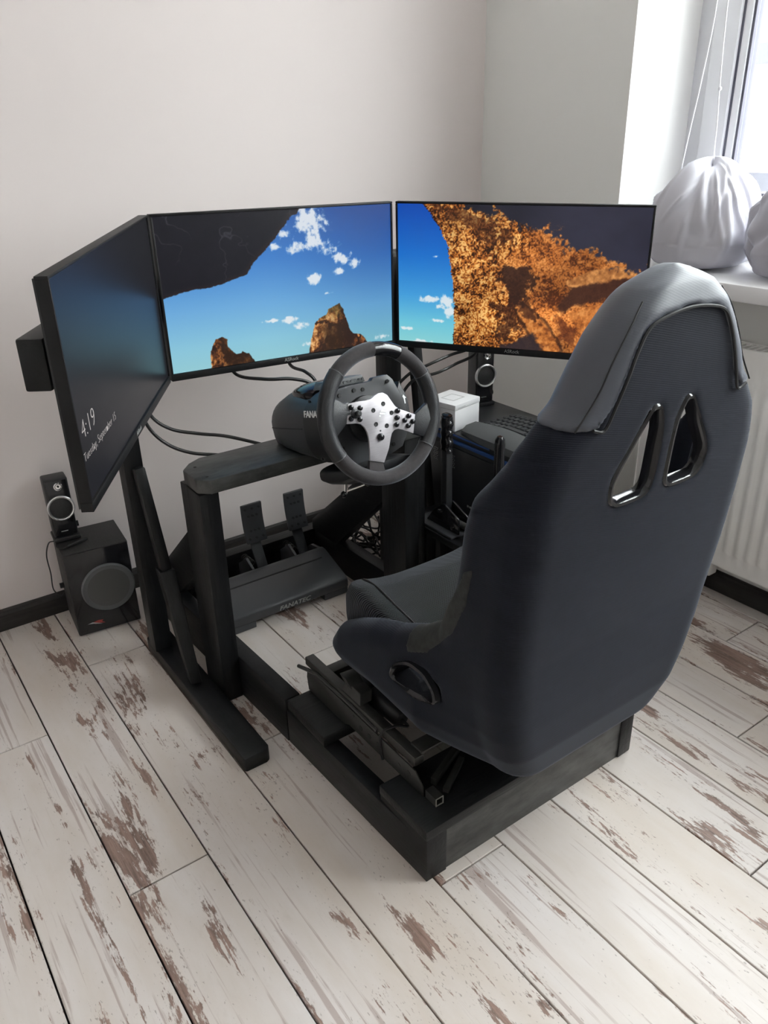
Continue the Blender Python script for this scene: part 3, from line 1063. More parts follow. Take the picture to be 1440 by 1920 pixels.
def paint_right():
    U, Vq = gx_, gy_
    img = ramp_np(Vq, [(0, (16, 74, 176)), (.35, (30, 112, 204)), (.65, (70, 160, 222)), (.85, (112, 200, 222)), (1, (140, 212, 216))])
    n1 = fbm(W_, H_, 26, 16, 5, 25, .62)
    n2 = fbm(W_, H_, 60, 30, 4, 26, .6)
    d = np.zeros_like(U)
    for (a, b, ra, rb) in [(.162, .362, .02, .012), (.136, .67, .042, .028), (.216, .685, .03, .06), (.225, .759, .03, .05), (.19, .72, .03, .03), (.17, .83, .03, .015), (.028, .901, .05, .014), (.10, 1.0, .06, .02)]:
        e = 1 - np.sqrt(((U - a) / ra) ** 2 + ((Vq - b) / rb) ** 2)
        d = np.maximum(d, np.clip(e + .35, 0, 1.2))
    img = lerp(img, (236, 240, 242), ss(.50, 1.05, .80 * np.clip(d, 0, 1) + (n1 - .5) * 1.8 + (n2 - .5) * 1.0 + .24) * ss(0, .25, d) * .9)
    # rock wall
    gr = fbm(W_, H_, 215, 120, 1, 51, .6)
    gr2 = fbm(W_, H_, 75, 42, 3, 52, .6)
    big = fbm(W_, H_, 8, 5, 4, 53)
    gran = np.clip((gr - .5) * 1.15 + (gr2 - .5) * 1.3 + (fbm(W_, H_, 18, 12, 3, 54) - .5) * 1.0 + .47, 0, 1)
    lit = ramp_np(gran, [(0, (52, 28, 15)), (.35, (150, 82, 34)), (.65, (208, 128, 56)), (1, (250, 196, 118))])
    smoothr = ramp_np(np.clip((big - .3) * 1.7 + (gr - .5) * .8 + (gr2 - .5) * .9, 0, 1), [(0, (84, 42, 22)), (.5, (182, 104, 46)), (1, (230, 152, 82))])
    rough_zone = ss(.62, .42, U + (big - .5) * .3)
    rk = smoothr * (1 - rough_zone[..., None]) + lit * rough_zone[..., None]
    rk = rk * (.72 + .55 * fbm(W_, H_, 5, 4, 3, 60)[..., None])
    slab = [(.70, .50), (.80, .41), (.90, .38), (1.03, .455), (.924, .455), (.732, .57)]
    e = inpoly(U, Vq, slab) + (n2 - .5) * .02
    rk = rk * (1 - ss(.004, -.004, e)[..., None]) + ramp_np(np.clip(.3 + (gr2 - .3) * 1.1, 0, 1), [(0, (120, 66, 32)), (1, (236, 166, 96))]) * ss(.004, -.004, e)[..., None]
    slab2 = [(.505, .70), (.53, .67), (.575, .72), (.63, .80), (.672, .90), (.70, .99), (.65, 1.03), (.60, .95), (.55, .83)]
    e = inpoly(U, Vq, slab2) + (n2 - .5) * .02
    k2 = ss(.004, -.004, e)[..., None]
    rk = rk * (1 - k2) + ramp_np(np.clip(.25 + (gr2 - .35) * 1.2 + (n1 - .5) * .5, 0, 1), [(0, (122, 62, 28)), (.5, (206, 124, 58)), (1, (240, 172, 100))]) * k2
    rk = lerp(rk, (50, 28, 20), ss(.012, .0, np.abs(e - .006)) * .7)
    slab3 = [(.72, .72), (.85, .64), (1.02, .60), (1.03, .78), (.90, .92), (.78, .86)]
    e = inpoly(U, Vq, slab3) + (n2 - .5) * .03
    k2 = ss(.012, -.012, e)[..., None] * .75
    rk = rk * (1 - k2) + ramp_np(np.clip(.2 + (gr2 - .35) * 1.0 + (big - .4) * 1.2, 0, 1), [(0, (120, 62, 30)), (.5, (198, 116, 54)), (1, (232, 160, 90))]) * k2
    for P, col, a, jit in (
            ([(.431, .393), (.569, .411), (.573, .55), (.544, .638), (.495, .672), (.461, .617)], (44, 26, 22), .85, .06),
            ([(.723, .537), (.924, .455), (1.03, .471), (.924, .573), (.752, .66), (.692, .723), (.674, .668)], (62, 36, 28), .9, .03),
            ([(.58, .867), (.638, 1.03), (.505, 1.02), (.42, 1.02), (.52, .94)], (48, 40, 46), .9, .03),
            ([(.676, .739), (.752, .831), (.75, .963), (.70, .911)], (98, 48, 28), .7, .03),
            ([(.429, .693), (.512, .67), (.53, .858), (.444, .944)], (60, 34, 24), .7, .08),
            ([(.50, .66), (.56, .62), (.60, .80), (.53, .76)], (52, 30, 24), .65, .05),
            ([(.17, .02), (.30, .05), (.48, .15), (.47, .26), (.36, .22), (.25, .12)], (66, 36, 22), .55, .12)):
        e = inpoly(U, Vq, P) + (n1 - .5) * jit * 1.2 + (gr2 - .5) * jit
        rk = lerp(rk, col, ss(.012, -.012, e) * a)
    shade = [(.202, -.05), (.301, .02), (.40, .06), (.481, .137), (.646, .169), (.689, .273), (.804, .30), (.906, .392), (.99, .47), (1.05, .48), (1.05, -.05)]
    e = inpoly(U, Vq, shade) + (gr2 - .5) * .10 + (n1 - .5) * .10
    dk = np.array((50., 50, 66)) * (.8 + .25 * big[..., None])
    dk = dk * (.62 + .38 * ss(.15, .75, U + .2 * Vq)[..., None])
    k = ss(.015, -.02, e)[..., None]
    rk = rk * (1 - k) + dk * k
    edge = [(.105, -.03), (.105, -.012), (.139, .062), (.178, .157), (.213, .281), (.231, .464), (.241, .609), (.247, .756), (.245, 1.03), (1.1, 1.03), (1.1, -.03)]
    e = inpoly(U, Vq, edge) + (n2 - .5) * .012 + (gr - .5) * .010
    k = ss(.002, -.002, e)[..., None]
    return img * (1 - k) + rk * k


def paint_left():
    U, Vq = gx_, gy_
    b = fbm(W_, H_, 5, 4, 4, 71)
    img = np.broadcast_to(np.array((24., 24, 28)), (*U.shape, 3)) * (.9 + .25 * b[..., None])
    return img


def monitor(label, p0, p1, pic, smat, logo_sx=1.0, arm=None):
    p0, p1 = V(p0), V(p1)
    u = p1 - p0
    uh = V((u.x, u.y, 0)); L = uh.length; uh /= L
    sl = u.z / L
    ux = uh + V((0, 0, sl))                       # horizontal unit in plan, with the slight roll
    nb = V((-uh.y, uh.x, 0))                      # to the back
    up = V((0, 0, 1))
    Hm = .364
    T = Matrix(((ux.x, nb.x, 0, p0.x), (ux.y, nb.y, 0, p0.y), (ux.z, 0, 1, p0.z), (0, 0, 0, 1)))
    root = thing('monitor', label, 'monitor', p0 + u / 2)
    bz, ch_ = .005, .017
    m = M(T)                                      # thin frame around a recessed panel
    for a in ((0, L, 0, ch_ - .001), (0, L, Hm - bz, Hm), (0, bz, ch_ - .001, Hm - bz), (L - bz, L, ch_ - .001, Hm - bz)):
        m.box(a[0], a[1], 0, .020, a[2], a[3])
    obj('bezel', m, BEZ, root, bevel=.0010)
    m = M(T).box(.004, L - .004, .006, .024, .004, Hm - .004)
    m.hull8([(.10, .024, .05), (L - .10, .024, .05), (L - .10, .024, Hm - .05), (.10, .024, Hm - .05),
             (.16, .030, .09), (L - .16, .030, .09), (L - .16, .030, Hm - .09), (.16, .030, Hm - .09)])
    obj('housing', m, BLKP, root)
    # screen: a fine grid carrying the displayed picture
    w, h = L - 2 * bz, Hm - bz - ch_
    img = s2l(pic())
    X = bz + gx_ * w; Z = ch_ + (1 - gy_) * h
    loc = np.stack([X.ravel(), np.full(X.size, .0035), Z.ravel()], 1)
    Tm = np.array(T)
    pos = loc @ Tm[:3, :3].T + Tm[:3, 3]
    ii = np.arange(W_ * H_).reshape(H_, W_)
    q = np.stack([ii[1:, :-1].ravel(), ii[1:, 1:].ravel(), ii[:-1, 1:].ravel(), ii[:-1, :-1].ravel()], 1)
    if pic is paint_left:
        pass
    me = np_mesh('screen', pos, q)
    at = me.color_attributes.new('picture', 'FLOAT_COLOR', 'POINT')
    buf = np.ones((W_ * H_, 4), np.float32); buf[:, :3] = img.reshape(-1, 3)
    at.data.foreach_set('color', buf.ravel())
    scr = link('screen', me, smat, root)
    o = T @ V((L / 2, -.0006, .006))
    text('maker_lettering', 'ASRock', o, ux, up, .012, .0003, PRINTD, root, align='CENTER')
    return root, T, L, scr


monL, TL, LL, scrL = monitor('left monitor, turned inward, dark screen showing the time and date', P0, P1, paint_left, SCREEND)
monM, TM, LM, scrM = monitor('middle monitor facing out, blue sky with two sandstone rocks and a dark cave edge', P1 + V((.004, 0, 0)), P2 - V((.004, 0, 0)), paint_mid, SCREEN)
monR, TR, LR, scrR = monitor('right monitor, orange rock wall lit beside a strip of blue sky', P2 + uR * .004, P3, paint_right, SCREEN)


def emis(name, col, st):
    m = bpy.data.materials.new(name)
    m.use_nodes = True
    b = m.node_tree.nodes['Principled BSDF']
    b.inputs['Base Color'].default_value = (.05, .05, .05, 1)
    b.inputs['Emission Color'].default_value = (*col, 1)
    b.inputs['Emission Strength'].default_value = st
    return m


LOCKT = emis('lock_screen_text', (.62, .58, .56), .8)
xL = V((TL[0][0], TL[1][0], TL[2][0]))
text('clock_digits', '4:19', TL @ V((.022, .003, .112)), xL, (0, 0, 1), .044, .0001, LOCKT, scrL, offset=-.0012)
text('date_line', 'Tuesday, September 15', TL @ V((.012, .003, .079)), xL, (0, 0, 1), .0205, .0001, LOCKT, scrL, offset=-.0006)

# ================================================================== WHEEL BASE + STEERING WHEEL
WC = V((.915, 1.30, .715))
ang = math.radians(14.4)
WN = V((0, -math.cos(ang), math.sin(ang)))       # towards the driver
WU = V((0, math.sin(ang), math.cos(ang)))
WX = V((1, 0, 0))


def wl(x, u, d):
    """wheel frame: x right, u up, d away from the driver"""
    return WC + WX * x + WU * u - WN * d


base = thing('wheel_base', 'black direct wheel base motor housing clamped on the deck behind the steering wheel', 'wheel base', wl(0, -.05, .2))
# housing: rounded body running back from the front ring, cut flat where it sits on the deck
def body_ring(d, hw, top, bot, n=36, sq=2.6, cx=0.0, zmin=None):
    r = []
    cu, hu = (top + bot) / 2, (top - bot) / 2
    for i in range(n):
        t = 2 * math.pi * i / n
        c, s = math.cos(t), math.sin(t)
        p = wl(cx + hw * math.copysign(abs(c) ** (2 / sq), c), cu + hu * math.copysign(abs(s) ** (2 / sq), s), d)
        if zmin is not None and p.z < zmin:
            p.z = zmin
        r.append(p)
    return r


ZD = .5875
obj('housing', M().loft([body_ring(.150, .103, .062, -.105, zmin=ZD), body_ring(.17, .105, .064, -.105, zmin=ZD), body_ring(.22, .108, .068, -.105, zmin=ZD),
                         body_ring(.275, .107, .066, -.10, zmin=ZD), body_ring(.31, .103, .055, -.09, zmin=ZD), body_ring(.330, .094, .04, -.07, zmin=ZD),
                         body_ring(.336, .080, .025, -.05, zmin=ZD)]), DKGREY, base, smooth=True)
obj('front_band', M().loft([body_ring(.078, .103, .058, -.100), body_ring(.083, .108, .063, -.104), body_ring(.146, .109, .066, -.106), body_ring(.149, .106, .063, -.104)]), BLKP, base, smooth=True)
obj('housing_seam', M().box(0, .001, 0, .001, 0, .001) if False else M().tube([wl(-.1085, -.012, .155), wl(-.110, -.012, .20), wl(-.1105, -.012, .26), wl(-.106, -.012, .306)], .0009, 6), PIPING, base)
# front plate
fp = [(-.094, .062), (-.03, .066), (.030, .066), (.036, .072), (.074, .072), (.086, .060), (.108, .012), (.112, -.05), (.085, -.09), (.04, -.104), (-.04, -.104), (-.09, -.088), (-.106, -.05), (-.106, .02)]
obj('front_plate', M().prism(fp, wl(0, 0, .062), WX, WU, -WN * .0155), DKGREY, base, bevel=.002)
for (x, u) in ((-.056, .050), (-.018, .054), (.004, .052), (.070, .058), (.088, -.008), (-.07, -.06), (.06, -.08)):
    obj('bolt', M().cyl(wl(x, u, .0625), wl(x, u, .0595), .0042, 10), PIPING, base)
obj('hub_boss', M().lathe([(.050, 0), (.050, .012), (.040, .016), (.034, .017)], wl(0, -.01, .061), WN, 30), BLKP, base, smooth=True)
obj('shaft', M().cyl(wl(0, -.01, .046), wl(0, -.01, .018), .030, 24), BLKG, base, smooth=True)
# top strip with status lights
obj('top_strip', M().prism([(-.075, .0), (.028, .0), (.022, .016), (-.065, .016)], wl(0, .066, .082), WX, WU, -WN * .055), GREYP, base, bevel=.002)
for i in range(9):
    obj('status_light', M().cyl(wl(-.055 + i * .0095, .0735, .0825), wl(-.055 + i * .0095, .0735, .0805), .0026, 8), DKGREY, base)
obj('top_vent', M().loft([body_ring(.152, .070, .070, .03), body_ring(.17, .078, .0775, .03), body_ring(.23, .074, .079, .03), body_ring(.275, .056, .072, .03)]), BLKG, base, smooth=True)
# side lettering and screws on the left face of the band
def side_pt(d, u):
    s = 2.6
    cu, hu, hw = -.02, .086, .1095
    t = max(0, 1 - abs((u - cu) / hu) ** s) ** (1 / s)
    return wl(-hw * t - .0006, u, d)


text('side_lettering', 'FANATEC', side_pt(.140, .014), WN, WU, .020, .0004, PRINT, base, shear=.25, sx=1.12, offset=.0006)
for d, u in ((.138, .044), (.125, -.082)):
    p = side_pt(d, u)
    obj('bolt', M().cyl(p + V((.002, 0, 0)), p - V((.0012, 0, 0)), .0036, 10), PIPING, base)
# right side cheek with an arrow sticker
obj('quick_lock_cheek', M().prism([(.085, .03), (.104, .0), (.118, .03), (.134, -.01), (.136, -.07), (.105, -.09)], wl(0, .02, .085), WX, WU, -WN * .05), BLKP, base, bevel=.002)
obj('arrow_sticker', M().prism([(-.003, -.010), (.003, -.010), (.003, .002), (.007, .002), (0, .011), (-.007, .002), (-.003, .002)], wl(.123, .008, .0845), WX, WU, WN * .0005), PRINT, base)
# clamp under the nose and its levers
cl = []
for i, (d, top, bot) in enumerate(((.02, -.103, -.112), (.03, -.100, -.130), (.075, -.100, -.146), (.13, -.104, -.150), (.158, -.104, -.146), (.168, -.108, -.130))):
    cl.append(body_ring(d, .085 if 0 < i < 5 else .075, top, bot, n=28, sq=3.2, cx=.0))
obj('clamp_nose', M().loft(cl), BLKP, base, smooth=True)
lv = M().cyl((.905, 1.43, .56), (.904, 1.435, .487), .0045, 10)
lv.cyl((.913, 1.436, .56), (.911, 1.440, .492), .0032, 10)
lv.cyl((.904, 1.437, .492), (.938, 1.405, .512), .003, 10)
obj('clamp_lever', lv, CHROME, base, smooth=True)
obj('lever_knob', M().sphere((.900, 1.436, .486), .0085, 14), BLKG, base, smooth=True)
obj('lever_knob', M().sphere((.943, 1.400, .515), .007, 14), BLKG, base, smooth=True)

wheel = thing('steering_wheel', 'black suede and leather steering wheel with brushed aluminium three spoke plate', 'steering wheel', WC)
ROLL = math.radians(-17)
RR, RT = .1345, .0158


def rim_arc(a0, a1, n, r=RT, R=RR, caps=True):
    mm = M()
    rings = []
    for i in range(n + 1):
        a = math.radians(a0 + (a1 - a0) * i / n) + ROLL
        c, s = math.cos(a), math.sin(a)
        rings.append([wl(c * (R + r * math.cos(t)), s * (R + r * math.cos(t)), r * 1.08 * math.sin(t)) for t in [2 * math.pi * k / 20 for k in range(20)]])
    mm.loft(rings)
    return mm


obj('rim_marker', rim_arc(78, 106, 12, RT - .0008), BLKG, wheel, smooth=True, label='glossy black top centre band')
obj('rim_suede', rim_arc(106, 149, 20), SUEDE, wheel, smooth=True, label='dark suede rim section')
obj('rim_suede', rim_arc(45, 78, 16), SUEDE, wheel, smooth=True, label='dark suede rim section')
obj('rim_suede', rim_arc(226, 336, 44), SUEDE, wheel, smooth=True, label='dark suede rim section')
obj('rim_grip', rim_arc(149, 226, 30, RT + .0008), LEATH, wheel, smooth=True, label='perforated leather grip')
obj('rim_grip', rim_arc(-24, 45, 28, RT + .0008), LEATH, wheel, smooth=True, label='perforated leather grip')
for a in (149, 226, -24, 45):
    obj('stitching', rim_arc(a - .35, a + .35, 1, RT + .0012), GREYP, wheel, smooth=True)
# spokes wrapped in leather / suede
obj('side_spoke', M().loft([[wl(x, u, d) for u, d in ((.040, .006), (.040, -.004), (.02, -.006), (0.0, -.004), (-.003, .006), (.02, .012))] for x in (-.074, -.086)] +
                           [[wl(-.128, u, d) for u, d in ((.066, .008), (.066, -.006), (.02, -.013), (-.032, -.006), (-.032, .008), (.02, .013))]]), LEATH, wheel, bevel=.003)
c17, s17 = math.cos(ROLL), math.sin(ROLL)
obj('side_spoke', M().loft([[wl(a[0], a[1], d) for a, d in (((.083, -.018), .006), ((.083, -.018), -.004), ((.076, -.038), -.006), ((.070, -.057), -.004), ((.070, -.057), .006), ((.076, -.038), .012))],
                            [wl(a[0], a[1], d) for a, d in (((.130, .006), .008), ((.130, .006), -.006), ((.127, -.035), -.013), ((.113, -.078), -.006), ((.113, -.078), .008), ((.125, -.035), .013))]]), LEATH, wheel, bevel=.003)
obj('bottom_spoke', M().loft([[wl(a[0], a[1], d) for a, d in (((-.049, -.088), .006), ((-.049, -.088), -.003), ((-.016, -.100), -.003), ((-.016, -.100), .006))],
                              [wl(a[0], a[1], d) for a, d in (((-.060, -.124), .008), ((-.060, -.124), -.008), ((-.016, -.137), -.008), ((-.016, -.137), .008))]]), SUEDE, wheel, bevel=.002)
plate_o = [(-.0785, .037), (-.05, .0365), (-.034, .035), (-.022, .036), (-.012, .041), (-.002, .044), (.010, .043), (.020, .036), (.028, .022), (.034, .011), (.042, .003), (.083, -.018), (.0705, -.057),
           (.046, -.044), (.034, -.039), (.024, -.039), (.016, -.044), (.011, -.053), (.002, -.074), (-.0155, -.1005), (-.0495, -.0885), (-.0455, -.066), (-.043, -.044), (-.044, -.030), (-.049, -.018), (-.056, -.010), (-.066, -.006), (-.0895, -.0025)]
obj('spoke_plate', M().prism(plate_o, wl(0, 0, -.0055), WX, WU, -WN * .005), ALU, wheel, bevel=.0008, label='brushed aluminium spoke plate')


def dome(x, u, r, h, mat, name='button'):
    return obj(name, M().lathe([(r * 1.0, 0), (r, h * .5), (r * .8, h * .85), (r * .35, h), (0, h)], wl(x, u, -.0055), WN, 16), mat, wheel, smooth=True)


for (x, u) in ((-.074, .0285), (-.0525, .023), (-.078, .006), (-.058, .0005), (.038, -.001), (.034, -.015), (.030, -.029), (.0645, -.0175), (.052, -.0245), (.0725, -.031), (.059, -.0375)):
    dome(x, u, .0055, .006, BLKG)
dome(-.0655, .0145, .0105, .004, BLKP, 'joystick_base')
obj('joystick', M().lathe([(.004, 0), (.004, .006), (.0068, .008), (.0068, .013), (.004, .015), (0, .015)], wl(-.0655, .0145, -.008), WN, 8), BLKP, wheel)
dome(-.015, -.0455, .0078, .008, BLKG)
obj('indicator', M().cyl(wl(-.0118, -.033, -.0052), wl(-.0118, -.033, -.0060), .0018, 10), DKGREY, wheel)
for (x, u) in ((.006, .0205), (-.021, .012), (.023, -.002), (-.020, -.0175), (.006, -.026)):
    s = obj('recess_shade_disc', M().lathe([(.0048, 0), (.0048, .0008), (.0038, .0010), (0, .0005)], wl(x, u, -.0055), WN, 16), PIPING, wheel)  # dark disc on the plate, coloured as the shade inside a recess
for pts in ([(-.004, .0055), (.0105, .0015), (.0105, .0055), (-.001, .0095)], [(-.008, .001), (.006, -.003), (.007, .0005), (-.006, .0045)], [(-.0105, -.0035), (-.0055, -.005), (-.004, -.002), (-.009, -.0005)]):
    obj('emblem', M().prism(pts, wl(0, 0, -.0056), WX, WU, WN * .0004), PRINT, wheel)
for s in (-1, 1):
    p = [(s * .033, .012), (s * .062, .032), (s * .066, .0), (s * .034, -.010)]
    if s > 0:
        p = [(.033, .0), (.064, -.002), (.058, -.036), (.034, -.024)]
    obj('shift_paddle', M().prism(p, wl(0, -.004, .020), WX, WU, WN * -.004), BLKP, wheel, bevel=.001)
obj('wheel_hub', M().lathe([(.036, 0), (.036, .014), (.030, .0175)], wl(0, -.008, .0175), WN, 28), BLKP, wheel, smooth=True)

# ================================================================== PEDALS
ped = thing('pedal_set', 'black two pedal set with sloped heel plate standing on the floor under the wheel deck', 'pedals', (.89, 1.8, 0))
PX_0, PX_1 = .702, 1.092
prof = [(1.742, .004), (1.742, .048), (1.750, .056), (1.865, .098), (1.885, .098), (1.885, .004)]
m = M().prism([(1.742, .022)] + prof[1:5] + [(1.885, .022)], (PX_0, 0, 0), (0, 1, 0), (0, 0, 1), (PX_1 - PX_0, 0, 0))
obj('heel_foot', M().prism([(1.744, .002), (1.744, .0215), (1.885, .0215), (1.885, .002)], (PX_0 + .002, 0, 0), (0, 1, 0), (0, 0, 1), (.080, 0, 0)), DKGREY, ped)
obj('heel_foot', M().prism([(1.744, .002), (1.744, .0215), (1.885, .0215), (1.885, .002)], (PX_1 - .082, 0, 0), (0, 1, 0), (0, 0, 1), (.080, 0, 0)), DKGREY, ped)
obj('heel_plate', m, DKGREY, ped, bevel=.003)
sd = V((0, .115, .042)).normalized()
obj('top_groove', M().beam(V((PX_0 + .03, 1.838, .0887)), V((PX_1 - .03, 1.838, .0887)), .004, .001, (0, -.34, .94)), PIPING, ped)
obj('rear_tray', M().box(PX_0, PX_1, 1.886, 1.985, .0, .030), BLKP, ped, bevel=.003)
for x in (PX_0 + .004, PX_1 - .014):
    obj('side_plate', M().prism([(1.886, .031), (1.886, .096), (1.93, .09), (1.98, .05), (1.98, .031)], (x, 0, 0), (0, 1, 0), (0, 0, 1), (.010, 0, 0)), DKGREY, ped, bevel=.001)
text('front_lettering', 'FANATEC', (.858, 1.7412, .027), (1, 0, 0), (0, 0, 1), .0185, .0004, PRINTD, ped, shear=.25, sx=1.25, offset=.0004)
for xc in (.905, 1.048):
    pd = obj('pedal_arm', M().loft([[(xc - .017, y - .004, z), (xc + .017, y - .004, z), (xc + .017, y + .004, z + .003), (xc - .017, y + .004, z + .003)]
                                    for y, z in ((1.915, .035), (1.925, .075), (1.948, .12), (1.972, .17), (1.985, .225))]), DKGREY, ped, bevel=.001)
    pad = []
    for t in np.linspace(0, 1, 7):
        z = .150 + .118 * t
        y = 1.945 + .020 * t + .006 * math.sin(t * math.pi)
        hw = .0335
        pad.append([(xc - hw, y - .006, z), (xc + hw, y - .006, z), (xc + hw, y + .004, z), (xc - hw, y + .004, z)])
    pf = obj('pedal_pad', M().loft(pad), DKGREY, ped, bevel=.003)
    for r in range(5):
        for c in (-.022, 0, .022):
            if (r == 2):
                continue
            t = .12 + r * .19
            xx = xc + c * (1 if r % 2 == 0 else .6)
            y = 1.945 + .020 * t + .006 * math.sin(t * math.pi) - .006
            obj('grip_stud', M().lathe([(.0045, 0), (.004, .0015), (0, .0018)], (xx, y, .150 + .118 * t), (0, -1, .15), 10), BLKP, pf)
    obj('pedal_bracket', M().prism([(1.888, .031), (1.888, .095), (1.93, .115), (1.984, .075), (1.984, .031)], (xc - .050, 0, 0), (0, 1, 0), (0, 0, 1), (.008, 0, 0)), DKGREY, ped, bevel=.001)
    sp = [(xc - .035 + .009 * math.cos(t), 1.915 + t * .0016, .098 + .009 * math.sin(t)) for t in np.linspace(0, 2 * math.pi * 6, 90)]
    obj('spring', M().tube(sp, .0016, 6), STEELB, ped, smooth=True)
    obj('pivot_bolt', M().cyl((xc - .055, 1.905, .062), (xc + .022, 1.905, .062), .006, 12), CHROME, ped, smooth=True)

# ================================================================== RACING SEAT
CX = .955
seat = thing('racing_chair', 'black fabric bucket racing seat with grey vinyl headrest, seen from behind', 'seat', (CX, .95, .20))
BZ = [.18, .22, .26, .35, .5, .65, .8, .95, 1.03, 1.06, 1.085]
BY = [.735, .712, .700, .688, .676, .660, .645, .635, .636, .645, .67]
WZ = [.18, .21, .25, .30, .35, .42, .50, .60, .70, .78, .82, .85, .883, .912, .96, 1.0, 1.035, 1.06, 1.08]
WW = [.14, .165, .20, .225, .240, .253, .262, .268, .268, .264, .256, .246, .220, .186, .160, .136, .108, .082, .04]
SIDE = [(.74, .205), (.708, .235), (.692, .30), (.685, .37), (.676, .5), (.660, .65), (.645, .8), (.636, .95), (.637, 1.03), (.645, 1.06), (.665, 1.08), (.69, 1.077), (.709, 1.05), (.717, 1.0), (.720, .95), (.723, .91), (.728, .87), (.739, .835), (.763, .80), (.788, .77), (.803, .72), (.809, .67),
        (.818, .62), (.838, .56), (.855, .515), (.91, .475), (.98, .44), (1.05, .415), (1.12, .38), (1.175, .345), (1.205, .30), (1.198, .258), (1.155, .238), (1.05, .250), (.95, .240), (.85, .222)]


def seat_w(y, z):
    w = np.interp(z, WZ, WW)
    fw = np.interp(z, [.20, .24, .30, .40, .5], [.215, .250, .268, .268, .262])
    k = np.clip((y - .76) / .14, 0, 1)
    return w * (1 - k) + fw * k


def bucket(X, Y, Z, grow=0.0):
    u = np.abs(X - CX)
    s = poly_sd(Y, Z, SIDE) - grow
    lat = (u - seat_w(Y, Z) - grow) * .9
    # rounded back corners, softer low down
    f = smax(s, lat, .052)
    return f


HOLE = [(.019, .772), (.019, .862), (.031, .893), (.045, .893), (.058, .872), (.106, .800), (.103, .772), (.088, .760), (.032, .760)]
SHOLE = [(.962, .352), (.945, .385), (.905, .408), (.868, .410), (.842, .392), (.838, .370), (.90, .352)]


def cavity(X, Y, Z):
    u = np.abs(X - CX)
    yb = np.interp(Z, BZ, BY)
    wi = seat_w(Y, Z) - .052
    # space above the cushion and in front of the back rest
    thin = np.clip((.140 - np.abs(Z - .825)) / .03, 0, 1) * np.clip((.170 - u) / .03, 0, 1)
    back = (yb + .078 - .02 * np.clip(u / .2, 0, 1) ** 2 - .057 * thin) - Y
    bot = .315 - Z
    lat = u - wi
    c = smax(smax(back, bot, .06), lat, .05)
    return c


def shell_fn(X, Y, Z):
    f = bucket(X, Y, Z)
    f = smax(f, -np.maximum(cavity(X, Y, Z), np.where(Y < np.interp(Z, BZ, BY) + .042, f + .020, -1.0)), .012)
    u = np.abs(X - CX)
    hs = poly_sd(u, Z, HOLE)
    hs = np.where(Y < .85, hs, 1.0)
    f = smax(f, -hs, .014)
    # recess round the harness holes
    sh = poly_sd(Y, Z, SHOLE)
    f = smax(f, -np.where((u > .15), sh, 1.0), .012)
    # shallow dish between the shoulders on the back
    return f


sdf_obj('shell', shell_fn, (CX - .31, .60, .17), (CX + .31, 1.22, 1.11), .0062, FABB, seat)


def cover_fn(X, Y, Z):
    f = bucket(X, Y, Z, .0032)
    f = smax(f, -cavity(X, Y, Z), .03) - .001
    u = np.abs(X - CX)
    hw = np.interp(Z, [.86, .885, .92, .985, 1.012, 1.024, 1.03], [.178, .168, .134, .104, .085, .055, .0])
    reg = np.minimum(hw - u, .905 - .12 * np.clip(u - .13, 0, 1) - Z + .0)
    reg = np.maximum(.890 - Z + .25 * (u - .2) * 0, np.where(Z > 1.03, -1.0, hw - u))
    return smax(f, reg, .004)


sdf_obj('headrest_cover', cover_fn, (CX - .27, .60, .86), (CX + .27, .80, 1.11), .006, VINYL, seat)


def back_y(u, z):
    """outer back surface y at lateral u, height z"""
    ys = np.linspace(.60, .80, 260)
    f = bucket(np.full_like(ys, CX + u), ys, np.full_like(ys, z), .004)
    i = np.argmax(f < 0)
    return ys[i] if f[i] < 0 else .70


seam = []
for u, z in [(-.172, .893), (-.15, .889), (-.134, .92), (-.118, .955), (-.104, .985), (-.085, 1.012), (-.055, 1.024), (0, 1.030), (.055, 1.024), (.085, 1.012), (.104, .985), (.118, .955), (.134, .92), (.15, .889), (.172, .893)]:
    seam.append((CX + u, back_y(u, z) - .0008, z))
obj('seam_piping', M().tube(spline(seam, 5), .0024, 6), PIPING, seat, smooth=True)
for s in (-1, 1):
    sm = []
    for u, z in [(.178, .893), (.150, .935), (.128, .975), (.098, 1.02), (.075, 1.045)]:
        ww = float(np.interp(z, WZ, WW))
        u2 = min(u + .018, ww - .012)
        sm.append((CX + s * u2, back_y(u2, z) - .0012, z))
    obj('seam_piping', M().tube(spline(sm, 5), .0013, 6), PIPING, seat, smooth=True)


def offset_loop(P, d):
    c = np.mean(np.array(P), 0)
    return [tuple(c + (np.array(p) - c) * (1 + d / max(np.linalg.norm(np.array(p) - c), 1e-6))) for p in P]


def round_loop(P, n=4):
    out = []
    N = len(P)
    for i in range(N):
        a, b, c = np.array(P[i - 1]), np.array(P[i]), np.array(P[(i + 1) % N])
        p, q = b + (a - b) * .3, b + (c - b) * .3
        for t in np.linspace(0, 1, n):
            out.append(tuple((1 - t) ** 2 * p + 2 * t * (1 - t) * b + t * t * q))
    return out


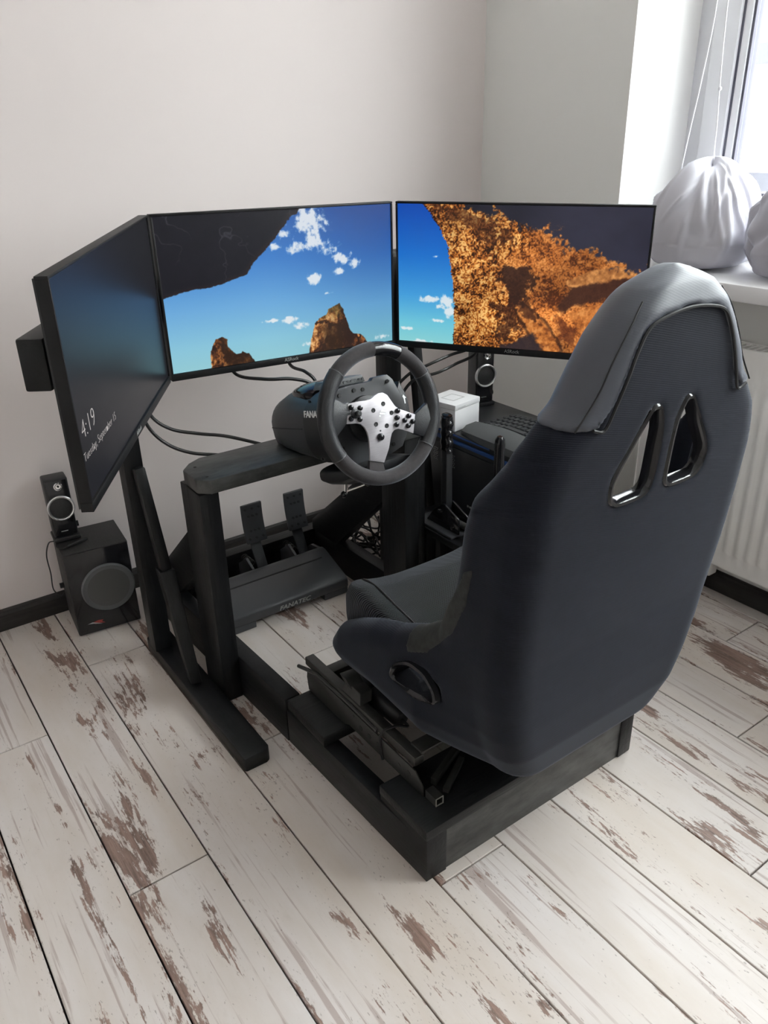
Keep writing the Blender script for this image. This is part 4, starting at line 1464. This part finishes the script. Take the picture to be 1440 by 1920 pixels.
for s in (-1, 1):
    mm = M()
    L0 = round_loop(HOLE)
    rings = []
    for off, dy in ((.009, .0), (.006, -.004), (.001, -.003), (-.003, .003), (-.004, .016)):
        rings.append([(CX + s * p[0], float(np.interp(p[1], BZ, BY)) + .002 + dy, p[1]) for p in offset_loop(L0, off)])
    rings.append([(CX + s * p[0], float(np.interp(p[1], BZ, BY)) + .020, p[1]) for p in offset_loop(L0, .006)])
    mm.loft(rings, cap0=False, cap1=False)
    obj('harness_slot_trim', mm, BLKG, seat, smooth=True, label='glossy black plastic belt slot rim')
    mm = M()
    L0 = round_loop(SHOLE)
    rings = []
    for off, du in ((.009, -.006), (.008, .004), (.003, .006), (-.003, .0), (-.004, -.035)):
        rings.append([(CX + s * (.268 + du), p[0], p[1]) for p in offset_loop(L0, off)])
    mm.loft(rings, cap0=False, cap1=False)
    obj('side_slot_trim', mm, BLKG, seat, smooth=True, label='glossy black plastic side slot rim')


# cushion with thigh bolsters
CUS = [(.775, .27), (.775, .33), (.83, .345), (.95, .362), (1.08, .385), (1.16, .400), (1.21, .392), (1.238, .355), (1.240, .30), (1.225, .255), (1.18, .245)]


def cushion_fn(X, Y, Z):
    u = np.abs(X - CX)
    s = poly_sd(Y, Z - .022 * np.clip(u / .17, 0, 1.2) ** 3 + .008, CUS)
    lat = u - np.interp(Y, [.77, 1.1, 1.18, 1.24], [.212, .214, .214, .200])
    return smax(s, lat, .05)


sdf_obj('cushion', cushion_fn, (CX - .25, .75, .22), (CX + .25, 1.27, .46), .006, FABC, seat)
for s in (-1, 1):
    pts = []
    for y, zz in ((.86, .0), (.98, 0), (1.08, 0), (1.15, 0), (1.2, 0), (1.228, 0)):
        zs_ = np.linspace(.46, .26, 200)
        f = cushion_fn(np.full(200, CX + s * .165), np.full(200, y), zs_)
        i = int(np.argmax(f < 0))
        pts.append((CX + s * .165, y, zs_[i] + .001))
    obj('cushion_piping', M().tube(spline(pts, 6), .003, 6), PIPING, seat, smooth=True)
# worn leatherette patch on the left hip bolster
PAT = [(.752, .668), (.772, .655), (.80, .60), (.85, .53), (.935, .472), (.915, .428), (.865, .455), (.80, .53), (.765, .60)]


def patch_fn(X, Y, Z):
    f = smax(bucket(X, Y, Z, .0022), -cavity(X, Y, Z), .03) - .001
    p = poly_sd(Y, Z, PAT)
    return np.maximum(np.maximum(f, p), (np.abs(np.abs(X - CX) - .25) - .06))


sdf_obj('bolster_patch', patch_fn, (CX - .31, .72, .41), (CX - .15, .96, .70), .005, PATCH, seat)
sdf_obj('bolster_patch', patch_fn, (CX + .15, .72, .41), (CX + .31, .96, .70), .005, PATCH, seat)

# ================================================================== SEAT SLIDER
sld = thing('seat_slider', 'black steel seat runner with side plates and motor under the bucket seat', 'seat slider', (.955, 1.08, .127))
for sx, xa in ((1, .688), (-1, 1.222)):
    x0 = xa
    pl = M()
    outl = [(.885, .128), (.885, .150), (.905, .172), (1.06, .176), (1.285, .176), (1.285, .130), (1.24, .118)]
    pl.prism([(.870, .1275), (.872, .150), (.895, .172), (1.285, .176), (1.29, .150), (1.285, .1175), (1.14, .1175), (1.12, .1275)], (x0, 0, 0), (0, 1, 0), (0, 0, 1), (.003 * sx, 0, 0))
    obj('side_plate', pl, STEELB, sld, bevel=.0006)
    for y, z, r in ((1.075, .150, .006), (1.045, .150, .006), (1.015, .150, .006), (.945, .150, .004), (.915, .152, .006), (1.10, .165, .003)):
        xo = x0 - .0004 if sx > 0 else x0 + .0004
        obj('hole_shade_disc', M().lathe([(r, 0), (r, .0008)], (xo, y, z), (sx, 0, 0), 12), PIPING, sld)  # dark disc laid on the solid plate for the shade of a hole
    obj('runner', M().box(min(x0 + .004 * sx, x0 + .040 * sx), max(x0 + .004 * sx, x0 + .026 * sx), .90, 1.30, .1755, .196), STEELB, sld, bevel=.002)
    xb0, xb1 = sorted((x0 + .006 * sx, x0 + .036 * sx))
    obj('seat_bracket', M().hull8([(xb0, 1.085, .1965), (xb1, 1.085, .1965), (xb1, 1.155, .1965), (xb0, 1.155, .1965),
                                   (xb0 + .012 * sx, 1.10, .212), (xb1 + .012 * sx, 1.10, .212), (xb1 + .012 * sx, 1.150, .214), (xb0 + .012 * sx, 1.150, .214)]), STEELB, sld, bevel=.002)
    xb0, xb1 = sorted((x0 + .07 * sx, x0 + .10 * sx))
    obj('seat_bracket', M().box(min(x0 + .02 * sx, x0 + .10 * sx), max(x0 + .02 * sx, x0 + .10 * sx), .90, .935, .1965, .203), STEELB, sld, bevel=.002)
obj('release_bar', M().tube([(.693, 1.335, .150), (.690, 1.25, .181), (.6905, 1.12, .183), (.691, 1.02, .179)], .0045, 8), STEELB, sld, smooth=True)
obj('front_bar', M().box(.70, 1.21, 1.245, 1.275, .1175, .170), STEELB, sld, bevel=.003)
obj('motor', M().lathe([(.016, 0), (.022, .006), (.022, .085), (.018, .095), (.010, .10)], (.755, 1.13, .172), (.12, -1, -.12), 18), BLKP, sld, smooth=True)
obj('motor_gearbox', M().box(.733, .79, 1.13, 1.19, .145, .1955), BLKP, sld, bevel=.006)
obj('wiring', M().tube(spline([(.76, 1.03, .165), (.74, .985, .19), (.715, .99, .20), (.686, 1.0, .19), (.6845, 1.0, .15), (.6855, .995, .128)], 6), .003, 6), CABLE, sld, smooth=True)
obj('strap', M().hull8([(.703, 1.150, .222), (.735, 1.145, .222), (.735, 1.170, .222), (.703, 1.173, .222), (.702, 1.105, .197), (.732, 1.095, .197), (.735, 1.125, .197), (.704, 1.135, .197)]), STEELB, sld, bevel=.001)
# square tube with bare cut end, two loose flat bars
sq = thing('square_tube_offcut', 'short black square steel tube with bare cut end on the rear platform', 'steel tube', (.70, .86, .127))
m = M()
for a in ((-.009, .009, -.009, -.0072), (-.009, .009, .0072, .009), (-.009, -.0072, -.0072, .0072), (.0072, .009, -.0072, .0072)):
    m.box(.7005 + a[0], .7005 + a[1], .838, .868, .1365 + a[2], .1365 + a[3])
obj('tube_body', m, STEELB, sq)
m = M()
for a in ((-.009, .009, -.009, -.0072), (-.009, .009, .0072, .009), (-.009, -.0072, -.0072, .0072), (.0072, .009, -.0072, .0072)):
    m.box(.7005 + a[0], .7005 + a[1], .8365, .8378, .1365 + a[2], .1365 + a[3])
obj('cut_end', m, BARE, sq, label='bare metal cut end')
b1 = obj('flat_bar', M().beam((.722, .882, .1365), (.822, .926, .1365), .012, .016), STEELB, bevel=.001)
tag(b1, 'longer of two dark steel bars beside the square tube on the rear platform', 'steel bar')
b2 = obj('flat_bar', M().beam((.728, .853, .1325), (.808, .900, .1325), .012, .010), STEELB, bevel=.001)
tag(b2, 'shorter slanted steel bar nearest the square tube end on the rear platform', 'steel bar')

# ================================================================== HANDBRAKE AND SHIFTER
hb = thing('handbrake', 'black sim handbrake with ribbed finger grip right of the steering wheel', 'handbrake', (1.24, 1.47, .283))
obj('base_plate', M().box(1.20, 1.30, 1.40, 1.56, .2835, .290), DKGREY, hb, bevel=.002)
for x in (1.222, 1.252):
    obj('side_cheek', M().prism([(1.40, .2905), (1.40, .335), (1.46, .36), (1.50, .33), (1.53, .2905)], (x, 0, 0), (0, 1, 0), (0, 0, 1), (.006, 0, 0)), BLKG, hb, bevel=.001)
obj('lever', M().beam((1.24, 1.468, .30), (1.24, 1.472, .515), .020, .024, (0, 1, 0)), BLKP, hb, bevel=.002)
rings = []
for i in range(33):
    t = i / 32
    z = .500 + .102 * t
    bulge = .0024 * math.cos(t * 2 * math.pi * 4)
    w = .0125 * (1 if .06 < t < .93 else (.8 if t < .97 else .55))
    dep = (.0165 + bulge) * (1 if t < .93 else (.85 if t < .97 else .5))
    rings.append([(1.24 + w * math.copysign(abs(math.cos(a)) ** .7, math.cos(a)), 1.472 + dep * math.copysign(abs(math.sin(a)) ** .7, math.sin(a)), z) for a in [2 * math.pi * k / 24 for k in range(24)]])
obj('grip', M().loft(rings), BLKG, hb, smooth=True, label='glossy ribbed finger grip')
for y, z in ((1.42, .305), (1.475, .335)):
    obj('bolt', M().cyl((1.2285 - .012, y, z), (1.262, y, z), .005, 10), CHROME, hb, smooth=True)
obj('damper', M().cyl((1.24, 1.44, .315), (1.24, 1.34, .312), .009, 14), STEELB, hb, smooth=True)
obj('damper_end', M().cyl((1.24, 1.339, .312), (1.24, 1.322, .312), .010, 14), BRASS, hb, smooth=True, label='brass damper end cap')

sh = thing('gear_lever', 'black smooth round topped gear lever beside the seat in front of the keyboard', 'gear lever', (1.25, 1.29, .283))
obj('shifter_box', M().box(1.222, 1.278, 1.23, 1.318, .2835, .335), BLKP, sh, bevel=.003)
obj('lever_grip', M().lathe([(.0065, 0), (.0075, .10), (.0125, .12), (.0128, .235), (.0115, .248), (.007, .2555), (.0, .258)], (1.25, 1.288, .3355), (0, 0, 1), 20), BLKG, sh, smooth=True)

# ================================================================== COMPUTER, BOX, KEYBOARD, SPEAKERS
pc = thing('computer_case', 'black computer tower with blue trim lines standing right of the rig', 'computer', (1.53, 1.5, 0))
obj('chassis', M().box(1.384, 1.668, 1.295, 1.815, .012, .448), BLKP, pc, bevel=.004)
obj('side_panel', M().box(1.379, 1.3835, 1.305, 1.80, .03, .436), BLKP, pc, bevel=.001)
obj('top_lid', M().box(1.380, 1.672, 1.290, 1.82, .459, .478), BLKP, pc, bevel=.004)
obj('blue_trim', M().box(1.378, 1.674, 1.288, 1.822, .4485, .4588), BLUE, pc, bevel=.001, label='blue plastic trim line')
obj('blue_edge', M().box(1.3785, 1.3798, 1.46, 1.79, .471, .4755), BLUE, pc, label='blue plastic trim line')
for x in (1.42, 1.63):
    for y in (1.35, 1.74):
        obj('foot', M().cyl((x, y, 0), (x, y, .0125), .018, 14), BLKP, pc)
m = M()
for y0, z0, nx in ((1.675, .378, 3), (1.60, .375, 3)):
    for i in range(nx):
        for j in range(7):
            yy = y0 + i * .0065 + (j % 2) * .003
            m.box(1.3780, 1.3789, yy, yy + .003, z0 + j * .0058, z0 + j * .0058 + .0028)
vent = obj('vent_perforation', m, PRINTD, pc)
m = M()
for i in range(9):
    m.box(1.3780, 1.3789, 1.535 - i * .0105, 1.542 - i * .0105, .275 - .0006 * i, .2805 - .0006 * i)
obj('faint_print', m, PRINTD, pc)

bx = thing('white_box', 'small white cardboard gift box on the computer, beside the keyboard', 'box', (1.44, 1.665, .478))
T = Matrix.Translation((1.387, 1.612, .4785)) @ Matrix.Rotation(math.radians(11), 4, 'Z')
obj('box_body', M(T).box(0, .112, 0, .108, 0, .062), CARD, bx, bevel=.002)
obj('box_lid', M(T).box(-.001, .113, -.001, .109, .0622, .078), CARD, bx, bevel=.002)
m = M(T)
for a in ((.030, .082, .030, .034), (.030, .082, .074, .078), (.030, .034, .034, .074), (.078, .082, .034, .074)):
    m.box(a[0], a[1], a[2], a[3], .0780, .0783)
obj('lid_print', m, CARDG, bx)
obj('side_print', M(T).box(.012, .045, -.0014, -.0011, .066, .0685), CARDG, bx)

kb = thing('keyboard', 'black ergonomic keyboard with padded wrist rest on top of the computer', 'keyboard', (1.50, 1.38, .478))
# local: a along -y (left to right for the typist), b towards +x (away from the typist)
def kbp(a, b, z):
    return V((1.372 + b, 1.592 - a, .4785 + z))


KL = .375
rings = []
for a in np.linspace(0, KL, 24):
    arch = .010 * math.sin(math.pi * a / KL)
    dep = .075 + .016 * math.sin(math.pi * a / KL * 2) * .4
    f0 = .0 + .02 * ((a - KL / 2) / (KL / 2)) ** 2
    rings.append([kbp(a, f0, .0005), kbp(a, f0 + .002, .010 + arch), kbp(a, f0 + .02, .022 + arch), kbp(a, dep, .025 + arch), kbp(a, dep + .004, .018 + arch), kbp(a, dep + .004, .0005)])
obj('wrist_rest', M().loft(rings), PAPER, kb, smooth=True)
rings = []
for a in np.linspace(.004, KL - .004, 24):
    arch = .009 * math.sin(math.pi * a / KL)
    rings.append([kbp(a, .082, .0005), kbp(a, .082, .014 + arch), kbp(a, .215, .016 + arch * .6), kbp(a, .222, .010), kbp(a, .222, .0005)])
obj('key_tray', M().loft(rings), BLKP, kb, smooth=True)
for r in range(5):
    a = .016
    while a < KL - .02:
        wk = .0155
        if r == 0 and .08 < a < .20:
            wk = .075
        if a + wk > KL - .015:
            break
        if not (.255 < a < .285) and not (.150 < a < .166 and r > 0):
            arch = .009 * math.sin(math.pi * (a + wk / 2) / KL)
            b0 = .088 + r * .0245 + .006 * math.sin(math.pi * min(a, .3) / .3)
            p = [kbp(a, b0, .0145 + arch), kbp(a + wk, b0, .0145 + arch), kbp(a + wk, b0 + .0205, .0148 + arch), kbp(a, b0 + .0205, .0148 + arch)]
            q = [kbp(a + .0015, b0 + .002, .0215 + arch), kbp(a + wk - .0015, b0 + .002, .0215 + arch), kbp(a + wk - .0015, b0 + .018, .0215 + arch), kbp(a + .0015, b0 + .018, .0215 + arch)]
            obj('key', M().hull8(p + q), KEYS, kb)
        a += wk + .0035


def satellite(T, root_loc, label):
    root = thing('satellite_speaker', label, 'speaker', root_loc, 'satellite speakers')
    w, d, h = .062, .055, .178
    obj('cabinet', M(T).box(-w / 2, w / 2, -d / 2, d / 2, .012, h), BLKP, root, bevel=.005)
    obj('foot_plate', M(T).box(-w / 2 - .004, w / 2 + .004, -d / 2 - .006, d / 2 + .010, 0, .0118), BLKP, root, bevel=.003)
    obj('front_panel', M(T).box(-w / 2 + .004, w / 2 - .004, -d / 2 - .003, -d / 2 + .001, .016, h - .005), BLKG, root, bevel=.002)
    R = T.to_3x3()
    f = R @ V((0, -1, 0)); x = R @ V((1, 0, 0))
    c = T @ V((0, -d / 2 - .003, .096))
    obj('woofer_ring', M().lathe([(.0355, 0), (.0355, .005), (.033, .007), (.0295, .006), (.0285, .002), (.0285, 0)], c, f, 36, x), SILV, root, smooth=True, label='silver ring')
    obj('woofer_grille', M().lathe([(.0285, .0005), (.020, .003), (.0, .004)], c, f, 32, x), VINB, root, smooth=True)
    c2 = T @ V((.004, -d / 2 - .003, .156))
    tw = obj('tweeter', M().lathe([(.0115, 0), (.0115, .002), (.009, .003), (.007, .001), (.0, .0005)], c2, f, 24, x), CHROME, root, smooth=True, label='chrome tweeter')
    obj('phase_plug', M().lathe([(.0032, 0), (.002, .005), (0, .006)], c2, f, 10, x), BLKG, tw, smooth=True)
    obj('volume_knob', M().cyl(T @ V((w / 2 + .001, -.01, .035)), T @ V((w / 2 + .006, -.01, .035)), .008, 14), BLKP, root)
    obj('faint_print', M(T).box(-.012, .006, -d / 2 - .0035, -d / 2 - .0030, .028, .030), PRINTD, root)
    return root


satellite(Matrix.Translation((1.618, 1.765, .4785)) @ Matrix.Rotation(math.radians(-14), 4, 'Z'), (1.618, 1.765, .478),
          'small black satellite speaker on the computer under the right monitor')

# subwoofer on the floor
sub = thing('subwoofer', 'black box subwoofer with round grey cone cover on the floor under the left monitor', 'subwoofer', (.46, 2.06, 0))
TS = Matrix.Translation((.454, 1.99, 0)) @ Matrix.Rotation(math.radians(-5.5), 4, 'Z')
obj('cabinet', M(TS).box(-.085, .085, 0, .155, .004, .257), VINB, sub, bevel=.003)
obj('front_panel', M(TS).box(-.083, .083, -.0035, -.0002, .006, .255), BLKG, sub, bevel=.001)
c = TS @ V((.014, -.0037, .135))
obj('cone_ring', M().lathe([(.0715, 0), (.0715, .003), (.068, .007), (.062, .006)], c, TS.to_3x3() @ V((0, -1, 0)), 48), GREYP, sub, smooth=True)
obj('cone_cover', M().lathe([(.0625, .0), (.0625, .0055), (.045, .007), (0, .008)], c, TS.to_3x3() @ V((0, -1, 0)), 48), CONE, sub, smooth=True)
obj('red_emblem', M(TS).prism([(-.047, .037), (-.030, .041), (-.016, .039), (-.020, .034), (-.012, .028), (-.026, .031), (-.038, .031)], (0, -.0037, 0), (1, 0, 0), (0, 0, 1), (0, -.0005, 0)), RED, sub)
obj('emblem_swoosh', M(TS).prism([(-.058, .036), (-.045, .039), (-.034, .034), (-.020, .027), (-.030, .0295), (-.044, .034)], (0, -.0039, 0), (1, 0, 0), (0, 0, 1), (0, -.0005, 0)), PRINTD, sub)
obj('rear_knob', M().cyl(TS @ V((-.087, .10, .12)), TS @ V((-.098, .10, .12)), .008, 12), BLKP, sub)
satellite(Matrix.Translation((.412, 2.108, .2575)) @ Matrix.Rotation(math.radians(-6), 4, 'Z') @ Matrix.Rotation(math.radians(-3), 4, 'X'), (.412, 2.108, .257),
          'small black satellite speaker on the subwoofer under the left monitor')


# ================================================================== CABLES
def cable(label, pts, r=.0042, name='cable', cat='cable'):
    o = obj(name, M().tube(spline(pts, 8), r, 8), CABLE, smooth=True)
    tag(o, label, cat)
    return o


cable('upper black cable drooping from the left monitor to behind the wheel deck', [(.570, 1.79, .80), (.58, 1.80, .72), (.60, 1.81, .645), (.64, 1.80, .605), (.70, 1.78, .585), (.76, 1.74, .575), (.85, 1.70, .54)])
cable('lower black cable drooping from the left monitor to behind the wheel deck', [(.560, 1.785, .80), (.565, 1.80, .71), (.585, 1.80, .625), (.62, 1.79, .575), (.67, 1.77, .545), (.74, 1.74, .53), (.83, 1.70, .51)])
cable('black cable running sideways under the middle monitor to the wheel base', [(.80, 1.792, .77), (.815, 1.775, .715), (.85, 1.69, .715), (.91, 1.665, .71), (.96, 1.65, .69), (1.0, 1.655, .64)])
cable('short black cable hanging straight under the middle monitor', [(.965, 1.792, .78), (.965, 1.772, .715), (.968, 1.70, .71), (.985, 1.68, .685), (1.0, 1.675, .62)])
cable('upper of two black cables running from the right monitor behind the steering wheel', [(1.46, 1.60, .78), (1.44, 1.61, .715), (1.40, 1.65, .69), (1.33, 1.655, .675), (1.28, 1.69, .645), (1.235, 1.715, .58), (1.225, 1.70, .50)])
cable('lower of two black cables running from the right monitor behind the steering wheel', [(1.47, 1.59, .78), (1.45, 1.60, .70), (1.41, 1.64, .665), (1.35, 1.645, .65), (1.29, 1.68, .63), (1.255, 1.70, .56), (1.245, 1.68, .46)])
cable('thin black speaker cable falling from satellite to subwoofer by the wall', [(.376, 2.09, .262), (.362, 2.10, .255), (.350, 2.10, .22), (.352, 2.11, .16), (.348, 2.10, .115), (.362, 2.09, .095), (.372, 2.09, .10)], .0018)
pj = thing('audio_plug', 'black audio plug lying on top of the subwoofer', 'plug', (.42, 2.05, .2575))
obj('plug_body', M().cyl((.395, 2.035, .2625), (.452, 2.052, .2625), .0045, 10), CABLE, pj, smooth=True)
obj('lead', M().tube(spline([(.395, 2.035, .2625), (.38, 2.03, .262), (.372, 2.05, .2615), (.376, 2.07, .262)], 6), .0018, 6), CABLE, pj, smooth=True)
# tangle behind the right brace
cb = M()
rg = np.random.default_rng(4)
for i in range(13):
    p = []
    q = np.array([rg.uniform(1.22, 1.32), rg.uniform(1.86, 1.99), .008 + .004 * (i % 3)])
    for kk in range(7):
        p.append(tuple(q))
        q = q + np.array([rg.uniform(-.07, .07), rg.uniform(-.08, .08), rg.uniform(-.03, .05)])
        q = np.array([min(max(q[0], 1.215), 1.325), min(max(q[1], 1.855), 2.0), min(max(q[2], .008), .16)])
    cb.tube(spline(p, 6), .0032, 6)
ct = obj('cable_tangle', cb, CABLE, smooth=True)
ct['kind'] = 'stuff'
tag(ct, 'tangle of thin black cables on the floor behind the right diagonal brace', 'cables')
